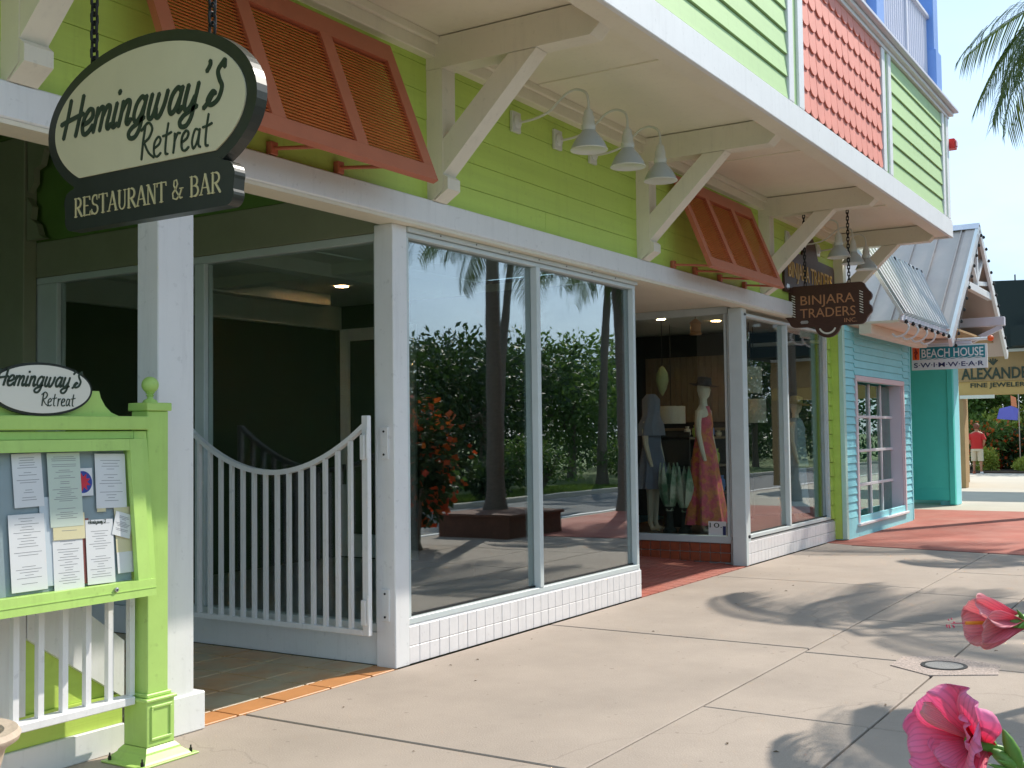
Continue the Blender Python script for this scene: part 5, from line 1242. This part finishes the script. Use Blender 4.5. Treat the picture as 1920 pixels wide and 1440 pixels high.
# grass verge
def grass(x0, x1, y0, y1, n, h_, z, seed):
    r = np.random.RandomState(seed); P = np.stack([r.uniform(x0,x1,n), r.uniform(y0,y1,n), np.full(n, z)], 1); a = r.uniform(0, 6.28, n); s = np.stack([np.cos(a), np.sin(a), a*0], 1)*.02
    tip = P+np.stack([r.normal(0,.03,n), r.normal(0,.03,n), h_*r.uniform(.5,1.2,n)], 1)
    v = np.stack([P+s, P-s, tip], 1).reshape(-1,3); i = np.arange(n)*3; f = np.stack([i,i+1,i+2], 1); return v, f, np.repeat(r.rand(n), 3)
g_ = leafobj('verge_grass', grass(6, 34, -9, -5.6, 26000, .09, -.16, 3), M_grassb, None, 'stuff'); tag(g_, 'short green verge grass along the far side of the road', 'grass')

# unseen dome lamp, made up to cast the rounded shadow on the sidewalk
st = thing('shadow_dome_lamp', (9.1, .12, 0), 'unseen post lamp with a wide dome shade, added to cast a shadow', 'shadow caster')
obj('pole', MB().lathe([(.10,0),(.10,.1),(.05,.2),(.045,2.6),(.03,2.65),(.03,2.75)], (9.1,.12,0), 14), M_iron, st)
obj('dome_shade', MB().lathe([(0,.42),(.10,.41),(.26,.33),(.37,.18),(.40,.02),(.46,0),(.46,-.02),(.38,-.01)], (9.1,.12,2.72), 30), M_iron, st)
obj('globe', MB().lathe([(0,-.16),(.1,-.13),(.15,-.03),(.12,.08)], (9.1,.12,2.72), 18), M_cream2, st)

# ================================================================ PERSON
pe = thing('person', (42.9, 7.6, 0), 'person in a red top and pale knee length shorts walking away by the garden', 'person')
def skinbody(name, V, E, rad, m, parent, sub=2, root=0):
    me = bpy.data.meshes.new(name); me.from_pydata([tuple(Vector(v)) for v in V], E, []); me.update()
    o = bpy.data.objects.new(name, me); col.objects.link(o); o.parent = parent
    md = o.modifiers.new('s', 'SKIN'); 
    for i, rr in enumerate(rad): me.skin_vertices[0].data[i].radius = (rr, rr) if not isinstance(rr, tuple) else rr
    me.skin_vertices[0].data[root].use_root = True
    md.use_smooth_shade = True; s_ = o.modifiers.new('d', 'SUBSURF'); s_.levels = sub; s_.render_levels = sub
    me.materials.append(m); return o
# faces along +x (seen from behind), torso slightly turned
V = [(0,0,.95),(0,0,1.12),(0,0,1.30),(0,0,1.42),(.01,0,1.50),(.03,0,1.62),(.03,0,1.70),
     (0,.19,1.40),(-.03,.24,1.12),(.10,.16,.98),(.18,.06,1.0), (0,-.19,1.40),(-.04,-.26,1.14),(.06,-.20,.97),(.14,-.10,.98),
     (0,.10,.88),(.03,.11,.48),(-.02,.11,.10),(.10,.12,.04), (0,-.10,.88),(-.03,-.13,.48),(-.10,-.14,.10),(.02,-.15,.04)]
E_ = [(0,1),(1,2),(2,3),(3,4),(4,5),(5,6),(3,7),(7,8),(8,9),(9,10),(3,11),(11,12),(12,13),(13,14),(0,15),(15,16),(16,17),(17,18),(0,19),(19,20),(20,21),(21,22)]
rd = [(.13,.15),(.12,.14),(.13,.17),(.08,.12),.05,(.095,.085),.07, .055,.045,.035,.03, .055,.045,.035,.03, .085,.058,.038,.035, .085,.058,.038,.035]
skinbody('body', V, E_, rd, mat('tanned_skin', (.42, .20, .11), .5), pe)
X0, Y0 = 42.9, 7.6
obj('red_top', MB().loft([(X0,Y0,.88,.165,.205,.03,6),(X0,Y0,1.05,.155,.185),(X0,Y0,1.25,.16,.205),(X0,Y0,1.38,.14,.225),(X0,Y0,1.45,.10,.14),(X0,Y0,1.48,.06,.065)], 28, cap=False).tube([(X0,Y0+.18,1.40),(X0-.02,Y0+.24,1.2)], [.07,.075], 10).tube([(X0,Y0-.18,1.40),(X0-.03,Y0-.26,1.2)], [.07,.075], 10), mat('red_cotton', (.50, .022, .02), .8), pe)['kind'] = 'stuff'
obj('shorts', MB().loft([(X0,Y0,.80,.165,.20),(X0,Y0,.98,.155,.185)], 24).loft([(X0+.02,Y0+.11,.45,.10,.10),(X0,Y0+.10,.85,.12,.11)], 16).loft([(X0-.03,Y0-.12,.45,.10,.10),(X0,Y0-.10,.85,.12,.11)], 16), mat('cream_cotton', (.62, .55, .40), .8), pe)['kind'] = 'stuff'
obj('hair', MB().loft([(X0+.01,Y0,1.58,.085,.08),(X0+.0,Y0,1.66,.11,.10),(X0+.02,Y0,1.74,.10,.09),(X0+.03,Y0,1.79,.03,.03)], 18), mat('red_brown_hair', (.16, .05, .02), .7), pe)
for s_, yy, xx in ((1, .12, .05), (-1, -.15, -.04)): obj('shoe', MB().loft([(X0+xx,Y0+yy,.0,.13,.05),(X0+xx,Y0+yy,.03,.135,.055),(X0+xx-.02,Y0+yy,.07,.09,.045)], 16), M_brick if s_ > 0 else M_signwhite, pe)

# ================================================================ HIBISCUS IN THE FOREGROUND
def petalmat(name, throat, outer, edge):
    m = bpy.data.materials.new(name); m.use_nodes = True; N = m.node_tree.nodes; L = m.node_tree.links; b = N['Principled BSDF']; b.inputs['Roughness'].default_value = .6
    b.inputs['Sheen Weight'].default_value = .25
    al = N.new('ShaderNodeAttribute'); al.attribute_name = 'along'; ac = N.new('ShaderNodeAttribute'); ac.attribute_name = 'across'
    r = N.new('ShaderNodeValToRGB'); e = r.color_ramp.elements; e[0].position = .08; e[0].color = (*throat, 1); e[1].position = 1; e[1].color = (*edge, 1); q = e.new(.5); q.color = (*outer, 1)
    L.new(al.outputs['Fac'], r.inputs[0])
    mu = N.new('ShaderNodeMath'); mu.operation = 'MULTIPLY'; mu.inputs[1].default_value = 42; L.new(ac.outputs['Fac'], mu.inputs[0])
    tn = N.new('ShaderNodeTexNoise'); tn.inputs['Scale'].default_value = 90; g = N.new('ShaderNodeNewGeometry'); L.new(g.outputs['Position'], tn.inputs['Vector'])
    ad = N.new('ShaderNodeMath'); ad.operation = 'MULTIPLY_ADD'; ad.inputs[1].default_value = 3.0; L.new(tn.outputs[0], ad.inputs[0]); L.new(mu.outputs[0], ad.inputs[2])
    si = N.new('ShaderNodeMath'); si.operation = 'SINE'; L.new(ad.outputs[0], si.inputs[0])
    mr = N.new('ShaderNodeMapRange'); mr.inputs['From Min'].default_value = .4; mr.inputs['From Max'].default_value = 1; mr.inputs['To Min'].default_value = 1.0; mr.inputs['To Max'].default_value = .84; L.new(si.outputs[0], mr.inputs[0])
    vm = N.new('ShaderNodeVectorMath'); vm.operation = 'SCALE'; L.new(r.outputs[0], vm.inputs[0]); L.new(mr.outputs[0], vm.inputs['Scale'])
    L.new(vm.outputs[0], b.inputs['Base Color']); bp = N.new('ShaderNodeBump'); bp.inputs['Strength'].default_value = .5; bp.inputs['Distance'].default_value = .0006; L.new(si.outputs[0], bp.inputs['Height']); L.new(bp.outputs[0], b.inputs['Normal'])
    tr = N.new('ShaderNodeBsdfTranslucent'); L.new(vm.outputs[0], tr.inputs['Color']); mx = N.new('ShaderNodeMixShader'); mx.inputs[0].default_value = .5
    L.new(b.outputs[0], mx.inputs[1]); L.new(tr.outputs[0], mx.inputs[2]); L.new(mx.outputs[0], N['Material Output'].inputs[0]); MATS[name] = m; return m
M_hib = petalmat('hibiscus_petal_pink', (.62, .01, .03), (.90, .12, .26), (.92, .34, .58))
M_hib2 = petalmat('hibiscus_petal_faded', (.72, .06, .12), (.86, .26, .34), (.84, .44, .46))
M_green = mat('calyx_green', (.12, .26, .04), .5, var=.2, vscale=30)
hp = thing('hibiscus_plant', (1.9, -.1, .05), 'hibiscus plant with pink red blooms leaning in at the lower right corner', 'plant')
def petal(c, ax, ref, ang, L, W, open_, curl, ruf, m, par, seed, name='petal'):
    """c: flower base; ax: flower axis; petal leaves base at angle ang around the axis, opening by open_"""
    r = random.Random(seed); ax = Vector(ax).normalized(); u = ax.cross(Vector(ref)).normalized(); v = ax.cross(u)
    rad = u*math.cos(ang)+v*math.sin(ang); tan = ax.cross(rad); vs = []; nu, nv = 11, 13
    p = Vector(c); P = []
    th = .12
    for i in range(nu):
        P.append((p.copy(), th)); step = L/(nu-1); th += (open_+curl*(i/nu)**2)/(nu-1); p = p+(ax*math.cos(th)+rad*math.sin(th))*step
    ph = r.uniform(0, 6)
    for i, (q, t_) in enumerate(P):
        s_ = i/(nu-1); w_ = W*(.10+.90*math.sin(min(1, s_*1.15)*math.pi*.5)**1.1)*(1 if s_ < .8 else math.sqrt(max(0, 1-((s_-.8)/.225)**2))*.85+.15)
        nrm = (ax*-math.sin(t_)+rad*math.cos(t_))
        for j in range(nv):
            b_ = (j/(nv-1)*2-1); off = -.16*W*(b_*b_)*(1-s_*.8)+ruf*s_*s_*(math.sin(b_*7+ph+s_*5)*.6*abs(b_)+math.sin(b_*11+ph*2)*.3*abs(b_)+.12*math.sin(s_*22))
            vs.append(q+tan*(b_*w_/2)-nrm*off)
    fs = [(i*nv+j, i*nv+j+1, (i+1)*nv+j+1, (i+1)*nv+j) for i in range(nu-1) for j in range(nv-1)]
    o = obj(name, MB().add(vs, fs), m, par, smooth=True)
    at_ = o.data.attributes.new('along', 'FLOAT', 'POINT'); at_.data.foreach_set('value', [i/(nu-1) for i in range(nu) for j in range(nv)])
    at_ = o.data.attributes.new('across', 'FLOAT', 'POINT'); at_.data.foreach_set('value', [(j/(nv-1)*2-1)*(1.25-.5*i/(nu-1)) for i in range(nu) for j in range(nv)])
    sd = o.modifiers.new('d', 'SUBSURF'); sd.levels = 1; sd.render_levels = 1; so_ = o.modifiers.new('t', 'SOLIDIFY'); so_.thickness = .0003; return o
def onray(u, v, dist):
    c = CR @ np.array([u-960, v-720, 2125.69]); c = c/np.linalg.norm(c)*dist; return Vector((c[0], c[1], c[2]+1.6))
LEFT = -Vector(CR[:, 0]); UPV = Vector((0, 0, 1))
def towards(p): return (Vector((0, 0, 1.6))-p).normalized()
fb = onray(1850, 1396, 1.62)       # base of the big bloom
axd = (LEFT*.80+towards(fb)*.45+UPV*.12).normalized()
f1 = obj('bloom', MB().lathe([(.006,-.012),(.011,0),(.012,.018),(.008,.03)], fb, 12, axd), M_green, hp)
for k in range(5): petal(fb, axd, (0,0,1), k*2*math.pi/5+.45, .100, .090, .90+.22*(k % 2), .50, .020, M_hib, f1, 10+k)
petal(fb, (axd+UPV*.5), (0,0,1), .2, .095, .028, .42, -.5, .006, M_hib2, f1, 31)
for k in range(2): petal(fb+axd*.012, axd, (0,0,1), k*2.6+1.0, .062, .055, .70, .7, .014, M_hib, f1, 50+k)
fb2 = onray(1919, 1166, 1.62); ax2 = (LEFT*.97+towards(fb2)*.12-UPV*.02).normalized()
f2_ = obj('bloom', MB().lathe([(.005,-.012),(.010,0),(.010,.016),(.006,.026)], fb2, 12, ax2), M_green, hp)
for k in range(5): petal(fb2, ax2, (0,0,1), k*2*math.pi/5+.3, .074, .056, .50, -.55, .007, M_hib2, f2_, 40+k)
obj('stamen', MB().tube([fb2, fb2+ax2*.078], [.003, .0022], 8), mat('stamen_orange', (.75, .30, .03), .5), f2_)
mm = MB()
for k in range(9):
    a = Vector((random.uniform(-1,1), random.uniform(-1,1), random.uniform(-1,1))).normalized()*.006; q = fb2+ax2*.098+a
    mm.lathe([(0,-.0015),(.0015,0),(0,.0015)], q, 6)
mm.tube([fb2+ax2*.075, fb2+ax2*.097], .0006, 5)
obj('pistil', mm, mat('pistil_red', (.45, .02, .08), .5), f2_)['kind'] = 'stuff'
# stems, buds and leaves
j1 = onray(1925, 1440, 1.66); rootp = Vector((1.95, -.15, .05)); j2 = Vector((1.78, .06, .95))
obj('stem', MB().tube(smooth_pts([rootp, (1.9, -.05, .5), j2, j1, fb-axd*.01], 6), [.012]*6+[.010]*6+[.006]*6+[.004]*7, 8), M_green, hp)
obj('stem', MB().tube(smooth_pts([j2, (1.76, .08, 1.15), onray(1990, 1200, 1.64), fb2-ax2*.01], 6), .004, 8), M_green, hp)
def bud(base, tip, r_):
    base, tip = Vector(base), Vector(tip); d = tip-base; L_ = d.length
    obj('bud', MB().lathe([(.003,0),(r_*.9,L_*.2),(r_,L_*.42),(r_*.7,L_*.72),(r_*.25,L_*.93),(0,L_)], base, 14, d), M_green, hp)
bud(onray(1912, 1440, 1.63), onray(1880, 1366, 1.60), .0095); bud(onray(1905, 1438, 1.62), onray(1852, 1402, 1.615), .009)
for (a, b_) in (((1900,1436),(1870,1425)), ((1895,1445),(1850,1432)), ((1925,1170),(1906,1142)), ((1925,1160),(1908,1178))):
    bud(onray(*a, 1.62), onray(*b_, 1.60), .003)
leafobj('leaves', leaves([(1.85, -.08, .80, .35, .2, .35), (1.95, -.1, .45, .4, .3, .3)], 500, .085, asp=.6, seed=90, shell=.2), M_hleaf, hp)

# litter: a few dry leaf scraps and specks on the walk
r_ = random.Random(5); mm = MB()
for k in range(38):
    x, y = r_.uniform(4.6, 15), r_.uniform(.9, 4.8); a = r_.uniform(0, 6.28); s_ = r_.uniform(.006, .02); c, n = math.cos(a)*s_, math.sin(a)*s_
    mm.add([(x-c, y-n, .004), (x+n*.4, y-c*.4, .005+s_*.15), (x+c, y+n, .004), (x-n*.4, y+c*.4, .006+s_*.2)], [(0,1,2),(0,2,3)])
li = obj('dry_leaf_litter', mm, mat('dry_leaf', (.12, .08, .04), .9, var=.4, vscale=3)); tag(li, 'scattered scraps of dry leaf on the sidewalk', 'litter', kind='stuff')
